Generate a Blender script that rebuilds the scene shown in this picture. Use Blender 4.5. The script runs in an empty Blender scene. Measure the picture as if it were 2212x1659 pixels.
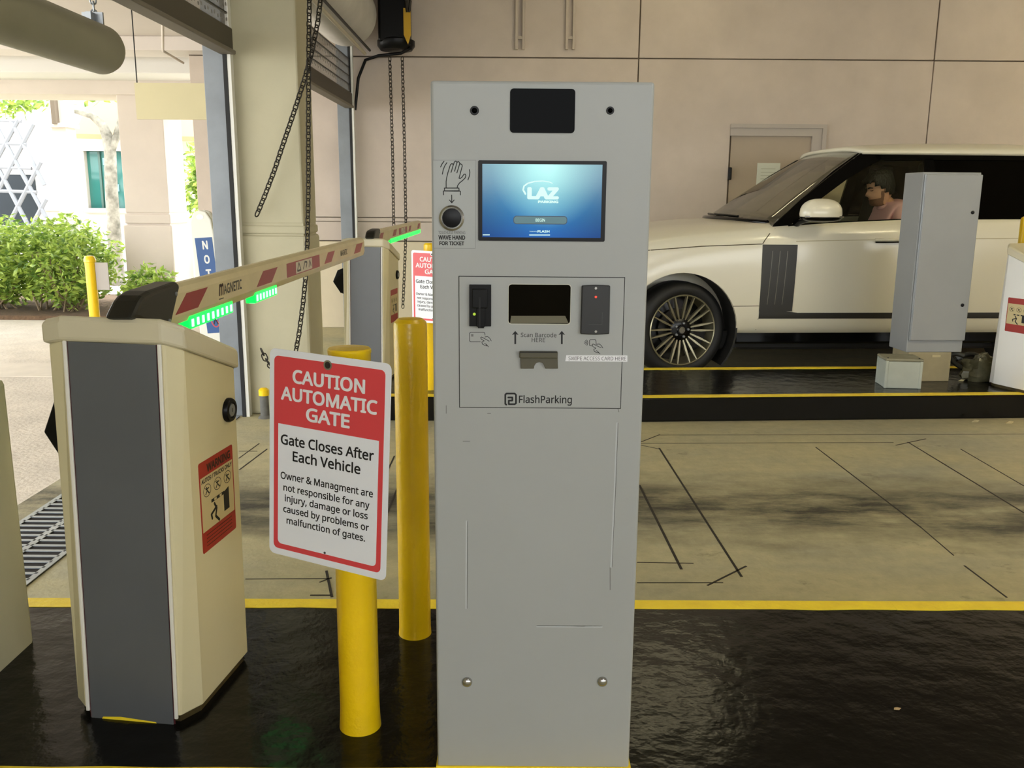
import bpy, math, random
from mathutils import Matrix, Vector, noise
random.seed(7)
S = bpy.context.scene
COL = S.collection
R = math.radians

# ------------------------------------------------------------------ camera
FPX, PITCH, ROLL, CAMZ = 1920.0, R(11.74), R(0.43), 1.40
cd = bpy.data.cameras.new('camera'); cam = bpy.data.objects.new('camera', cd); COL.objects.link(cam)
cd.sensor_fit = 'HORIZONTAL'; cd.sensor_width = 36.0; cd.lens = 36.0 * FPX / 2212.0
cd.clip_start = 0.02; cd.clip_end = 300
CR = Matrix.Rotation(math.pi / 2 - PITCH, 3, 'X') @ Matrix.Rotation(ROLL, 3, 'Z')
CL = Vector((0, 0, CAMZ))
cam.matrix_world = Matrix.Translation(CL) @ CR.to_4x4()
S.camera = cam
# ------------------------------------------------------------------ world, sun, exposure
W = bpy.data.worlds.new('sky'); S.world = W; W.use_nodes = True
wn = W.node_tree; wn.nodes.clear()
wo = wn.nodes.new('ShaderNodeOutputWorld'); wb = wn.nodes.new('ShaderNodeBackground')
wg = wn.nodes.new('ShaderNodeTexCoord'); wm = wn.nodes.new('ShaderNodeSeparateXYZ'); wr = wn.nodes.new('ShaderNodeValToRGB')
wn.links.new(wg.outputs['Generated'], wm.inputs[0]); wn.links.new(wm.outputs['Z'], wr.inputs[0])
wr.color_ramp.elements[0].position = 0.0; wr.color_ramp.elements[0].color = (0.96, 0.99, 1.0, 1)
wr.color_ramp.elements[1].position = 0.6; wr.color_ramp.elements[1].color = (0.90, 0.96, 1.0, 1)
wn.links.new(wr.outputs[0], wb.inputs['Color']); wb.inputs['Strength'].default_value = 7.0
wn.links.new(wb.outputs[0], wo.inputs['Surface'])
sl = bpy.data.lights.new('sun', 'SUN'); sl.energy = 4.0; sl.angle = R(1.0); sl.color = (1.0, 0.96, 0.88)
so = bpy.data.objects.new('sun', sl); COL.objects.link(so)
so.rotation_euler = Vector((0.55, -0.45, -1.0)).to_track_quat('-Z', 'Y').to_euler()
S.view_settings.view_transform = 'Standard'; S.view_settings.look = 'None'
S.view_settings.exposure = 0.0; S.view_settings.gamma = 1.0; S.view_settings.use_curve_mapping = False

# ------------------------------------------------------------------ picking points (pixel of the 2212x1659 photo + one known coordinate)
def _ray(x, y): return CR @ Vector(((x - 1106) / FPX, -(y - 829.5) / FPX, -1.0))
def ay(x, y, Y): d = _ray(x, y); return CL + d * (Y / d.y)
def ax(x, y, X): d = _ray(x, y); return CL + d * (X / d.x)
def az(x, y, Z): d = _ray(x, y); return CL + d * ((Z - CAMZ) / d.z)

# ------------------------------------------------------------------ materials
def hexc(h):
    h = h.lstrip('#'); v = [int(h[i:i + 2], 16) / 255 for i in (0, 2, 4)]
    return tuple(((c / 13.12) if c <= 0.04045 else ((c + 0.055) / 1.055) ** 2.4) for c in v)
MATS = {}
def mat(name, col, rough=0.5, metal=0.0, var=0.0, vscale=6.0, bump=0.0, bscale=40.0, coat=0.0, emit=None, estr=0.0, spec=0.5, col2=None, stretch=None):
    if name in MATS: return MATS[name]
    m = bpy.data.materials.new(name); m.use_nodes = True; nt = m.node_tree; b = nt.nodes['Principled BSDF']
    if isinstance(col, str): col = hexc(col)
    if isinstance(col2, str): col2 = hexc(col2)
    b.inputs['Base Color'].default_value = (*col, 1); b.inputs['Roughness'].default_value = rough
    b.inputs['Metallic'].default_value = metal; b.inputs['Specular IOR Level'].default_value = spec
    if coat: b.inputs['Coat Weight'].default_value = coat; b.inputs['Coat Roughness'].default_value = 0.14
    if emit: 
        if isinstance(emit, str): emit = hexc(emit)
        b.inputs['Emission Color'].default_value = (*emit, 1); b.inputs['Emission Strength'].default_value = estr
    tc = nt.nodes.new('ShaderNodeTexCoord'); src = tc.outputs['Object']
    if stretch:
        mp = nt.nodes.new('ShaderNodeMapping'); mp.inputs['Scale'].default_value = stretch
        nt.links.new(src, mp.inputs[0]); src = mp.outputs[0]
    if var or col2:
        n = nt.nodes.new('ShaderNodeTexNoise'); n.inputs['Scale'].default_value = vscale; n.inputs['Detail'].default_value = 6; n.inputs['Roughness'].default_value = 0.6
        nt.links.new(src, n.inputs['Vector'])
        rp = nt.nodes.new('ShaderNodeValToRGB'); e = rp.color_ramp.elements
        e[0].position, e[1].position = 0.32, 0.68
        c2 = col2 if col2 else tuple(max(0, c * (1 - var)) for c in col)
        c1 = col if col2 else tuple(min(1, c * (1 + var)) for c in col)
        e[0].color = (*c2, 1); e[1].color = (*c1, 1)
        nt.links.new(n.outputs['Fac'], rp.inputs[0]); nt.links.new(rp.outputs[0], b.inputs['Base Color'])
    if bump:
        n2 = nt.nodes.new('ShaderNodeTexNoise'); n2.inputs['Scale'].default_value = bscale; n2.inputs['Detail'].default_value = 4
        nt.links.new(src, n2.inputs['Vector'])
        bp = nt.nodes.new('ShaderNodeBump'); bp.inputs['Strength'].default_value = bump; bp.inputs['Distance'].default_value = 0.02
        nt.links.new(n2.outputs['Fac'], bp.inputs['Height']); nt.links.new(bp.outputs[0], b.inputs['Normal'])
    MATS[name] = m; return m
def glassmat(name, tint, gloss=0.12, rough=0.02):
    m = bpy.data.materials.new(name); m.use_nodes = True; nt = m.node_tree; nt.nodes.clear()
    o = nt.nodes.new('ShaderNodeOutputMaterial'); t = nt.nodes.new('ShaderNodeBsdfTransparent'); g = nt.nodes.new('ShaderNodeBsdfGlossy')
    f = nt.nodes.new('ShaderNodeFresnel'); f.inputs[0].default_value = 1.5
    a = nt.nodes.new('ShaderNodeMath'); a.operation = 'MULTIPLY_ADD'; a.inputs[1].default_value = 0.65; a.inputs[2].default_value = gloss * 0.3
    mx = nt.nodes.new('ShaderNodeMixShader'); t.inputs[0].default_value = (*tint, 1); g.inputs['Roughness'].default_value = rough
    nt.links.new(f.outputs[0], a.inputs[0]); nt.links.new(a.outputs[0], mx.inputs[0])
    nt.links.new(t.outputs[0], mx.inputs[1]); nt.links.new(g.outputs[0], mx.inputs[2]); nt.links.new(mx.outputs[0], o.inputs[0])
    MATS[name] = m; return m
def N(m): return m.node_tree.nodes, m.node_tree.links, m.node_tree.nodes['Principled BSDF']

# ------------------------------------------------------------------ mesh builder
class MB:
    def __init__(s): s.v = []; s.f = []
    def add(s, vs, fs, M=None):
        o = len(s.v); s.v += [tuple(M @ Vector(p)) if M else tuple(p) for p in vs]; s.f += [tuple(o + i for i in f) for f in fs]; return s
    def box(s, x0, x1, y0, y1, z0, z1, M=None):
        return s.add([(x0, y0, z0), (x1, y0, z0), (x1, y1, z0), (x0, y1, z0), (x0, y0, z1), (x1, y0, z1), (x1, y1, z1), (x0, y1, z1)],
                     [(0, 3, 2, 1), (4, 5, 6, 7), (0, 1, 5, 4), (1, 2, 6, 5), (2, 3, 7, 6), (3, 0, 4, 7)], M)
    def prism(s, pts, a, b, M=None, axis='n'):       # polygon (u,v) CCW extruded along third axis a->b
        n = len(pts)
        vs = [(p[0], p[1], a) for p in pts] + [(p[0], p[1], b) for p in pts]
        fs = [tuple(range(n))[::-1], tuple(range(n, 2 * n))] + [(i, (i + 1) % n, n + (i + 1) % n, n + i) for i in range(n)]
        if b < a: fs = [f[::-1] for f in fs]
        return s.add(vs, fs, M)
    def lathe(s, prof, seg=24, M=None, cap=True):     # prof [(r,z)] bottom->top around z
        vs = []; fs = []; n = len(prof)
        for r, z in prof:
            for k in range(seg):
                a = 2 * math.pi * k / seg; vs.append((r * math.cos(a), r * math.sin(a), z))
        for i in range(n - 1):
            for k in range(seg):
                k2 = (k + 1) % seg; fs.append((i * seg + k, i * seg + k2, (i + 1) * seg + k2, (i + 1) * seg + k))
        if cap: fs.append(tuple(range(seg))[::-1]); fs.append(tuple(range((n - 1) * seg, n * seg)))
        return s.add(vs, fs, M)
    def tube(s, path, r, seg=8, closed=False, cap=True, rs=None):
        P = [Vector(p) for p in path]; n = len(P); vs = []; fs = []
        up = Vector((0, 0, 1)); prev = None
        for i, p in enumerate(P):
            if closed: t = P[(i + 1) % n] - P[i - 1]
            else: t = P[min(i + 1, n - 1)] - P[max(i - 1, 0)]
            t.normalize()
            if prev is None:
                a = t.cross(up) if abs(t.dot(up)) < 0.95 else t.cross(Vector((1, 0, 0)))
            else: a = prev - t * prev.dot(t)
            a.normalize(); prev = a; b = t.cross(a)
            rr = rs[i] if rs else r
            for k in range(seg):
                an = 2 * math.pi * k / seg; vs.append(p + (a * math.cos(an) + b * math.sin(an)) * rr)
        m = n if closed else n - 1
        for i in range(m):
            j = (i + 1) % n
            for k in range(seg):
                k2 = (k + 1) % seg; fs.append((i * seg + k, i * seg + k2, j * seg + k2, j * seg + k))
        if cap and not closed: fs.append(tuple(range(seg))[::-1]); fs.append(tuple(range((n - 1) * seg, n * seg)))
        return s.add(vs, fs)
    def strokes(s, lines, w, M, h=0.0003, joint=8):    # flat ink lines on a face
        for L in lines:
            for i in range(len(L) - 1):
                a = Vector(L[i]); b = Vector(L[i + 1]); d = (b - a)
                if d.length < 1e-6: continue
                q = Vector((-d.y, d.x)).normalized() * w / 2
                s.prism([a - q, b - q, b + q, a + q], 0, h, M)
            if joint:
                for p in L:
                    s.prism([(p[0] + w / 2 * math.cos(2 * math.pi * k / joint), p[1] + w / 2 * math.sin(2 * math.pi * k / joint)) for k in range(joint)], 0, h * 1.02, M)
        return s
    def mesh(s, name, m=None, smooth=None):
        me = bpy.data.meshes.new(name); me.from_pydata(s.v, [], s.f)
        if m: me.materials.append(m)
        if smooth is not None:
            me.polygons.foreach_set('use_smooth', [True] * len(me.polygons)); me.set_sharp_from_angle(angle=R(smooth))
        me.update(); return me
    def build(s, name, m, parent=None, smooth=None, bevel=0.0, seg=2):
        return link(bpy.data.objects.new(name, s.mesh(name, m, smooth)), parent, bevel, seg)
def link(o, parent=None, bevel=0.0, seg=2):
    COL.objects.link(o)
    if parent is not None:
        o.parent = parent; o.matrix_parent_inverse = WM[parent.name].inverted()
    WM[o.name] = Matrix.Identity(4)
    if bevel:
        b = o.modifiers.new('bevel', 'BEVEL'); b.width = bevel; b.segments = seg; b.limit_method = 'ANGLE'; b.angle_limit = R(40)
    return o
WM = {}
def tag(o, label, cat, group=None):
    o['label'] = label; o['category'] = cat
    if group: o['group'] = group
    return o
def thing(name, label, cat, loc=(0, 0, 0), rz=0.0, group=None):
    o = bpy.data.objects.new(name, None); COL.objects.link(o); o.empty_display_size = 0.05
    o.location = loc; o.rotation_euler = (0, 0, rz); WM[o.name] = Matrix.Translation(Vector(loc)) @ Matrix.Rotation(rz, 4, 'Z')
    return tag(o, label, cat, group)
def struct(o): o['kind'] = 'structure'; return o
def frame(o, u, v, n):
    u, v, n = Vector(u), Vector(v), Vector(n)
    return Matrix(((u.x, v.x, n.x, o[0]), (u.y, v.y, n.y, o[1]), (u.z, v.z, n.z, o[2]), (0, 0, 0, 1)))
def rrect(x0, x1, y0, y1, r, k=4):
    P = []
    for cx, cy, a0 in ((x1 - r, y0 + r, -90), (x1 - r, y1 - r, 0), (x0 + r, y1 - r, 90), (x0 + r, y0 + r, 180)):
        for i in range(k + 1):
            a = R(a0 + 90 * i / k); P.append((cx + r * math.cos(a), cy + r * math.sin(a)))
    return P
def _face():
    try:
        import os
        return bpy.data.fonts.load(os.path.join(bpy.utils.system_resource('DATAFILES', path='fonts'), 'NotoSansMath-Regular.woff2'))
    except Exception: return None
FACE = _face()
def lettering(name, s, M, cx, cy, w, h, m, parent, bold=0.0, ext=0.0003, shear=0.0):
    c = bpy.data.curves.new('t', 'FONT'); c.body = s; c.size = 1; c.resolution_u = 2; c.shear = shear; c.fill_mode = 'FRONT'
    if FACE: c.font = FACE
    o = bpy.data.objects.new('t', c); COL.objects.link(o)
    dg = bpy.context.evaluated_depsgraph_get(); me = bpy.data.meshes.new_from_object(o.evaluated_get(dg))
    bpy.data.objects.remove(o); bpy.data.curves.remove(c)
    V0 = [(v.co.x, v.co.y) for v in me.vertices]; F0 = [tuple(p.vertices) for p in me.polygons]; bpy.data.meshes.remove(me)
    sh = [(0, 0)] + ([(bold * math.cos(2 * math.pi * k / 10), bold * math.sin(2 * math.pi * k / 10)) for k in range(10)] if bold else [])   # heavier weight: the glyph grown by a small radius
    V = [(x + dx, y + dy, i) for i, (dx, dy) in enumerate(sh) for x, y in V0]; n0 = len(V0)
    xs = [v[0] for v in V]; ys = [v[1] for v in V]; x0, x1, y0, y1 = min(xs), max(xs), min(ys), max(ys)
    sx = w / (x1 - x0); sy = (h / (y1 - y0)) if h else sx
    mb = MB(); mb.v = [tuple(M @ Vector((cx + (x - (x0 + x1) / 2) * sx, cy + (y - (y0 + y1) / 2) * sy, ext + i * 2e-6))) for x, y, i in V]
    mb.f = [tuple(i * n0 + q for q in f) for i in range(len(sh)) for f in F0]
    return mb.build(name, m, parent)
def arc(cx, cy, rx, ry, a0, a1, n=16):
    return [(cx + rx * math.cos(R(a0 + (a1 - a0) * i / n)), cy + ry * math.sin(R(a0 + (a1 - a0) * i / n))) for i in range(n + 1)]

# palette
wall_m = mat('beige_wall', '#bfb2a5', 0.85, var=0.07, vscale=2.2, bump=0.05, bscale=30)
pier_m = mat('cream_pier', '#b7b196', 0.8, var=0.06, vscale=2.0, bump=0.05, bscale=30)
outer_m = mat('outer_stucco', '#cabfb3', 0.85, var=0.04, vscale=2.0)
seam_m = mat('seam_dark', '#6b5f50', 0.9)
kiosk_m = mat('grey_powder_coat', '#a4a6a2', 0.42, var=0.02, vscale=3.0, bump=0.02, bscale=400, spec=0.4)
black_m = mat('black_plastic', '#0a0a0a', 0.35, spec=0.2)
gap_m = mat('gap_black', '#101010', 0.7)
ink_m = mat('black_ink', '#0c0c0d', 0.6)
greyink_m = mat('grey_ink', '#4a4a48', 0.6)
white_m = mat('white_print', '#e9e9ea', 0.5)
signwhite_m = mat('sign_white', '#eceef2', 0.28)
signred_m = mat('sign_red', '#dc464b', 0.28)
yellow_m = mat('yellow_paint', '#f5cb12', 0.3, var=0.05, vscale=5, bump=0.12, bscale=60, coat=0.2)
stripe_m = mat('yellow_stripe', '#fbd92e', 0.45, var=0.10, vscale=14, bump=0.15, bscale=50)
steel_m = mat('steel', '#b9b9b6', 0.25, metal=1.0)
galv_m = mat('galvanised', '#93979a', 0.4, metal=0.6, var=0.1, vscale=5)
dark_m = mat('dark_metal', '#15130f', 0.5)
chain_m = mat('chain_steel', '#2b2720', 0.5, metal=0.5)
cream_m = mat('cream_enamel', '#d8cda4', 0.38, var=0.02, vscale=3)
panel_m = mat('charcoal_panel', '#5a5c5d', 0.38, var=0.05, vscale=5)
redtrim_m = mat('dark_red_tape', '#4a0f14', 0.5)
stickred_m = mat('sticker_red', '#a02418', 0.5)
stickcream_m = mat('sticker_cream', '#cdbb8a', 0.5)
armred_m = mat('arm_red', '#8e1d22', 0.4)
arm_m = mat('arm_cream', '#cfc39a', 0.4, var=0.06, vscale=8)

# ================================================================== SETTING
def road_material():
    m = mat('worn_concrete', '#a89d78', 0.6, bump=0.12, bscale=55)
    n, l, b = N(m)
    tc = n.new('ShaderNodeTexCoord')
    def noise_(scale, stretch, detail=6, rough=0.6):
        mp = n.new('ShaderNodeMapping'); mp.inputs['Scale'].default_value = stretch; l.new(tc.outputs['Object'], mp.inputs[0])
        q = n.new('ShaderNodeTexNoise'); q.inputs['Scale'].default_value = scale; q.inputs['Detail'].default_value = detail; q.inputs['Roughness'].default_value = rough
        l.new(mp.outputs[0], q.inputs['Vector']); return q.outputs['Fac']
    def ramp(src, stops):
        r = n.new('ShaderNodeValToRGB'); e = r.color_ramp.elements
        while len(e) < len(stops): e.new(0.5)
        for i, (p, c) in enumerate(stops): e[i].position = p; e[i].color = (*c, 1)
        l.new(src, r.inputs[0]); return r.outputs[0]
    def mix(fac, a, bb, mode='MIX'):
        x = n.new('ShaderNodeMix'); x.data_type = 'RGBA'; x.blend_type = mode
        if isinstance(fac, float): x.inputs[0].default_value = fac
        else: l.new(fac, x.inputs[0])
        l.new(a, x.inputs[6])
        if isinstance(bb, tuple): x.inputs[7].default_value = (*bb, 1)
        else: l.new(bb, x.inputs[7])
        return x.outputs[2]
    base = ramp(noise_(0.9, (0.7, 1.6, 1)), [(0.3, hexc('#a5a28c')), (0.5, hexc('#b8b08c')), (0.72, hexc('#cabf94'))])
    fine = ramp(noise_(14, (1, 1, 1), 8, 0.7), [(0.25, (0.72, 0.72, 0.72)), (0.7, (1, 1, 1))])
    base = mix(1.0, base, fine, 'MULTIPLY')
    # oil band along the middle of the lane
    sp = n.new('ShaderNodeSeparateXYZ'); l.new(tc.outputs['Object'], sp.inputs[0])
    mr = n.new('ShaderNodeMath'); mr.operation = 'SUBTRACT'; mr.inputs[1].default_value = 3.93; l.new(sp.outputs['Y'], mr.inputs[0])
    ab = n.new('ShaderNodeMath'); ab.operation = 'ABSOLUTE'; l.new(mr.outputs[0], ab.inputs[0])
    wob = n.new('ShaderNodeMath'); wob.operation = 'MULTIPLY_ADD'; wob.inputs[1].default_value = 0.9; wob.inputs[2].default_value = -0.42
    l.new(noise_(1.6, (0.8, 1.5, 1)), wob.inputs[0])
    ad = n.new('ShaderNodeMath'); ad.operation = 'ADD'; l.new(ab.outputs[0], ad.inputs[0]); l.new(wob.outputs[0], ad.inputs[1])
    band = ramp(ad.outputs[0], [(0.20, (1, 1, 1)), (0.56, (0, 0, 0))])
    pat = ramp(noise_(2.1, (0.6, 1.6, 1), 10, 0.74), [(0.30, (0, 0, 0)), (0.58, (1, 1, 1))])
    f = mix(1.0, band, pat, 'MULTIPLY')
    f2 = n.new('ShaderNodeMath'); f2.operation = 'MULTIPLY'; f2.inputs[1].default_value = 0.97; l.new(f, f2.inputs[0])
    c = mix(f2.outputs[0], base, hexc('#2e2b22'))
    sp2 = ramp(noise_(3.0, (1, 1.4, 1), 10, 0.75), [(0.60, (0, 0, 0)), (0.66, (1, 1, 1))])
    f3 = n.new('ShaderNodeMath'); f3.operation = 'MULTIPLY'; f3.inputs[1].default_value = 0.4; l.new(sp2, f3.inputs[0])
    c = mix(f3.outputs[0], c, hexc('#4b4636'))
    l.new(c, b.inputs['Base Color'])
    return m
road_m = road_material()
floor = struct(MB().box(-2.28, 12, -5, 10.1, -0.2, 0).build('floor', road_m))
floor['label'] = 'stained olive grey concrete lane between the two black islands'
# saw cuts of the detector loops, thin dark lines let into the lane
def cut(p, q, w=0.008):
    a = az(*p, 0.0); b = az(*q, 0.0); d = (b - a); d.z = 0; t = Vector((-d.y, d.x, 0)).normalized() * w / 2
    mb = MB(); z0, z1 = 0.0, 0.0012
    v = [a - t, b - t, b + t, a + t]
    mb.add([(p.x, p.y, z0) for p in v] + [(p.x, p.y, z1) for p in v], [(4, 5, 6, 7), (0, 1, 5, 4), (1, 2, 6, 5), (2, 3, 7, 6), (3, 0, 4, 7)])
    mb.build('saw_cut', mat('saw_cut_seal', '#221c12', 0.7), floor)
for p, q, w in [((1424, 968), (1602, 1246), .010), ((1381, 1048), (1472, 1230), .011), ((1376, 1215), (1498, 1217), .005), ((1376, 1259), (1562, 1259), .006),
                ((1528, 1265), (1612, 1223), .008), ((1762, 966), (1990, 1140), .007), ((1990, 1140), (2060, 1200), .005), ((2083, 1222), (2175, 1291), .007),
                ((1961, 955), (2212, 1108), .008), ((2075, 970), (2212, 1050), .006), ((1384, 958), (1930, 956), .006), ((1384, 955), (1425, 939), .007),
                ((1385, 962), (1424, 970), .006), ((1935, 962), (2000, 948), .007), ((1425, 940), (2212, 938), .004), ((530, 1251), (716, 1250), .005), ((670, 1286), (716, 1286), .008),
                ((705, 1233), (717, 1290), .010), ((690, 1258), (716, 1248), .006), ((516, 975), (556, 975), .005), ((517, 1015), (577, 970), .008), ((516, 990), (560, 958), .006),
                ((836, 1020), (852, 985), .008), ((832, 1120), (860, 1050), .008)]:
    cut(p, q, w)
# islands
isl_m = mat('black_island_paint', '#100f0d', 0.18, bump=0.25, bscale=11, col2='#131210', vscale=3.0, spec=0.22)
def island(name, label, front, back, z=0.16, sw=0.065):
    n = len(front); mb = MB()
    pts = front + back[::-1]
    mb.prism(pts, 0.0, z)
    o = struct(mb.build(name, isl_m, bevel=0.012)); o['label'] = label
    for side, off in ((front, 1), (back, -1)):
        for i in range(n - 1):
            a, b = Vector(side[i]), Vector(side[i + 1]); d = (b - a).normalized(); q = Vector((-d.y, d.x)) * off
            i0 = q * 0.004; i1 = q * sw
            # ragged hand painted inner edge
            k = max(2, int((b - a).length / 0.12)); vs = []; fs = []
            for j in range(k + 1):
                p = a + (b - a) * (j / k); jit = q * random.uniform(-0.004, 0.004)
                vs += [(*(p + i0), z), (*(p + i0), z + 0.0015), (*(p + i1 + jit), z + 0.0015), (*(p + i1 + jit), z)]
            for j in range(k):
                for c in range(3):
                    fs.append((j * 4 + c, j * 4 + c + 1, j * 4 + c + 5, j * 4 + c + 4))
            m2 = MB(); m2.add(vs, fs); m2.build('edge_stripe', stripe_m, o)
    return o
near_isl = island('kerb_island', 'wet black painted kerb island with yellow edge lines under the kiosk',
                  [(-1.75, 1.69), (1.2, 1.70), (5.5, 1.72)], [(-1.75, 2.60), (1.2, 2.625), (5.5, 2.68)])
far_isl = island('kerb_island', 'black painted kerb island with yellow edges in front of the white car',
                 [(-1.25, 5.54), (0.8, 5.55), (3.4, 5.74), (6.5, 5.97)], [(-1.25, 6.50), (0.95, 6.60), (2.75, 6.73), (6.5, 7.0)], sw=0.085)
# ---------------- back wall of precast panels
WY = 9.75
wb_ = struct(MB().box(-3.4, 12, WY + 0.03, WY + 0.45, 0, 4.2).build('wall_back', seam_m)); wb_['label'] = 'beige precast panel wall behind the white car'
dx0, dx1, dz1 = 2.287, 3.285, 2.185
def wpanel(x0, x1, z0, z1, m=wall_m, y=WY, name='panel'):
    MB().box(x0, x1, y, WY + 0.031, z0, z1).build(name, m, wb_, bevel=0.006)
g = 0.006
for x0, x1 in ((-3.4, 1.295), (1.295, 4.37), (4.37, 8.0), (8.0, 12.0)):
    wpanel(x0 + g, x1 - g, 2.845 + g, 4.2)
    if x0 == -3.4:
        wpanel(x0 + g, x1 - g, 1.20, 2.845 - g)
        wpanel(x0 + g, x1 - g, 1.155, 1.192, y=WY - 0.012, name='band')
        wpanel(x0 + g, x1 - g, 0.95, 1.150)
        wpanel(x0 + g, x1 - g, 0.0, 0.94, m=mat('pale_base_course', '#cfc2a6', 0.8, var=0.05, vscale=3), y=WY - 0.02, name='base_course')
    elif x0 == 1.295:
        MB().prism([(x0 + g, 0), (dx0, 0), (dx0, dz1), (dx1, dz1), (dx1, 0), (x1 - g, 0), (x1 - g, 2.845 - g), (x0 + g, 2.845 - g)], -(WY + 0.031), -WY, frame((0, 0, 0), (1, 0, 0), (0, 0, 1), (0, -1, 0))).build('panel', wall_m, wb_)
    else: wpanel(x0 + g, x1 - g, 0, 2.845 - g)
# doorway: reveal, frame, slab
dm = mat('door_taupe', '#a2927e', 0.55, var=0.04, vscale=2)
fr_m = mat('door_frame_grey', '#a79d92', 0.5)
d1 = struct(MB().box(dx0 + 0.02, dx1 - 0.06, WY + 0.015, WY + 0.03, 0.0, dz1 - 0.06).build('door_1', dm)); d1['label'] = 'taupe steel door with a white notice behind the car'
f = MB(); f.box(dx1 - 0.13, dx1, WY - 0.018, WY + 0.03, 0, dz1); f.box(dx0, dx1 - 0.13, WY - 0.018, WY + 0.03, dz1 - 0.11, dz1)
f.box(dx1 - 0.03, dx1 + 0.012, WY - 0.04, WY - 0.0185, 0, dz1 + 0.01); f.box(dx0, dx1 - 0.03, WY - 0.04, WY - 0.0185, dz1 - 0.03, dz1 + 0.01)
f.build('door_frame', fr_m, d1)
MB().box(dx0 + 0.0, dx0 + 0.035, WY - 0.035, WY + 0.02, 1.62, 1.75).build('door_closer', black_m, d1, bevel=0.008)
p0 = ay(1637, 352, WY); p1 = ay(1683, 404, WY)
nt_ = tag(MB().box(p0.x, p1.x, WY + 0.008, WY + 0.0149, p1.z, p0.z).build('paper_notice', mat('notice_paper', '#c9ccbd', 0.7)), 'pale paper notice taped on the taupe door', 'notice')
l_ = MB(); Mn = frame((0, WY + 0.008, 0), (1, 0, 0), (0, 0, 1), (0, -1, 0))
for k in range(5): l_.strokes([[(p0.x + 0.04, p0.z - 0.06 - 0.035 * k), (p1.x - 0.05, p0.z - 0.06 - 0.035 * k)]], 0.006, Mn, joint=0)
l_.build('print_lines', mat('faint_ink', '#a3a692', 0.7), nt_)
# ---------------- left wall: piers, header
def pier(name, x0, x1, y0, y1, m, label, zl=1.17):
    o = MB().box(x0 + 0.02, x1 - 0.02, y0 + 0.02, y1 - 0.02, 0, 4.2).build(name, m); struct(o); o['label'] = label
    MB().box(x0, x1, y0, y1, 0, zl - 0.006).build('pier_base', m, o, bevel=0.02)
    MB().box(x0 + 0.008, x1 - 0.008, y0 + 0.008, y1 - 0.008, zl + 0.004, zl + 0.055).build('ledge_band', m, o, bevel=0.01)
    MB().box(x0 + 0.016, x1 - 0.016, y0 + 0.016, y1 - 0.016, zl + 0.065, 4.2).build('pier_shaft', m, o, bevel=0.012)
    return o
pier('wall_left', -1.75, -1.31, 5.70, 6.10, pier_m, 'cream concrete pier between the two roller shutter openings')
pier('wall_left', -2.1, -1.355, 0.4, 2.335, pier_m, 'cream pier at the left edge standing on the near island', zl=0.93)
o = struct(MB().box(-2.15, -1.80, -5, WY, 2.95, 4.2).build('wall_left', wall_m)); o['label'] = 'wall above the shutter openings'
o = struct(MB().box(-2.15, -1.80, -5, 0.6, 0, 2.95).build('wall_left', wall_m)); o['label'] = 'wall left of the near pier'
o = struct(MB().box(-2.28, 12, -5, 10.1, 4.2, 4.4).build('ceiling', mat('ceiling_grey', '#8f887c', 0.9, var=0.05))); o['label'] = 'concrete garage ceiling above the lanes'
o = struct(MB().box(-2.15, 12, -5.3, -5.0, 0, 1.5).build('wall_rear_light_block', wall_m)); o['label'] = 'unseen parapet added to narrow the daylight opening behind the camera'  # out of view, added to cut the sky light coming in from behind
o = struct(MB().box(-2.15, 12, -5.3, -5.0, 3.0, 4.2).build('wall_rear_light_block', wall_m)); o['label'] = 'unseen beam added to lower the daylight opening behind the camera'  # added with the parapet, leaves a smaller gap for sky light
o = struct(MB().box(12, 12.3, -5.3, 10.1, 0, 4.2).build('wall_right_light_block', wall_m)); o['label'] = 'unseen end wall added to shut out daylight at the far right'  # out of view, added to keep sky light out of the right end
# ---------------- outside
gm = mat('driveway', '#c9c0b2', 0.85, var=0.12, vscale=3.0, bump=0.3, bscale=35)
o = struct(MB().box(-40, -2.28, -12, 60, -0.2, -0.001).build('ground', gm)); o['label'] = 'sunny driveway outside the left opening'
o = struct(MB().box(-2.28, 12, 10.1, 60, -0.2, -0.001).build('ground', gm)); o['label'] = 'ground behind the garage'
# pale inlaid band across the driveway
a = az(20, 800, 0)
o = struct(MB().box(-7.0, -2.6, a.y - 0.25, a.y + 0.30, -0.001, 0.003).build('paving_band', mat('pale_paving', '#cfc6b8', 0.8, var=0.06, vscale=5))); o['label'] = 'pale paving band across the driveway'
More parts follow.
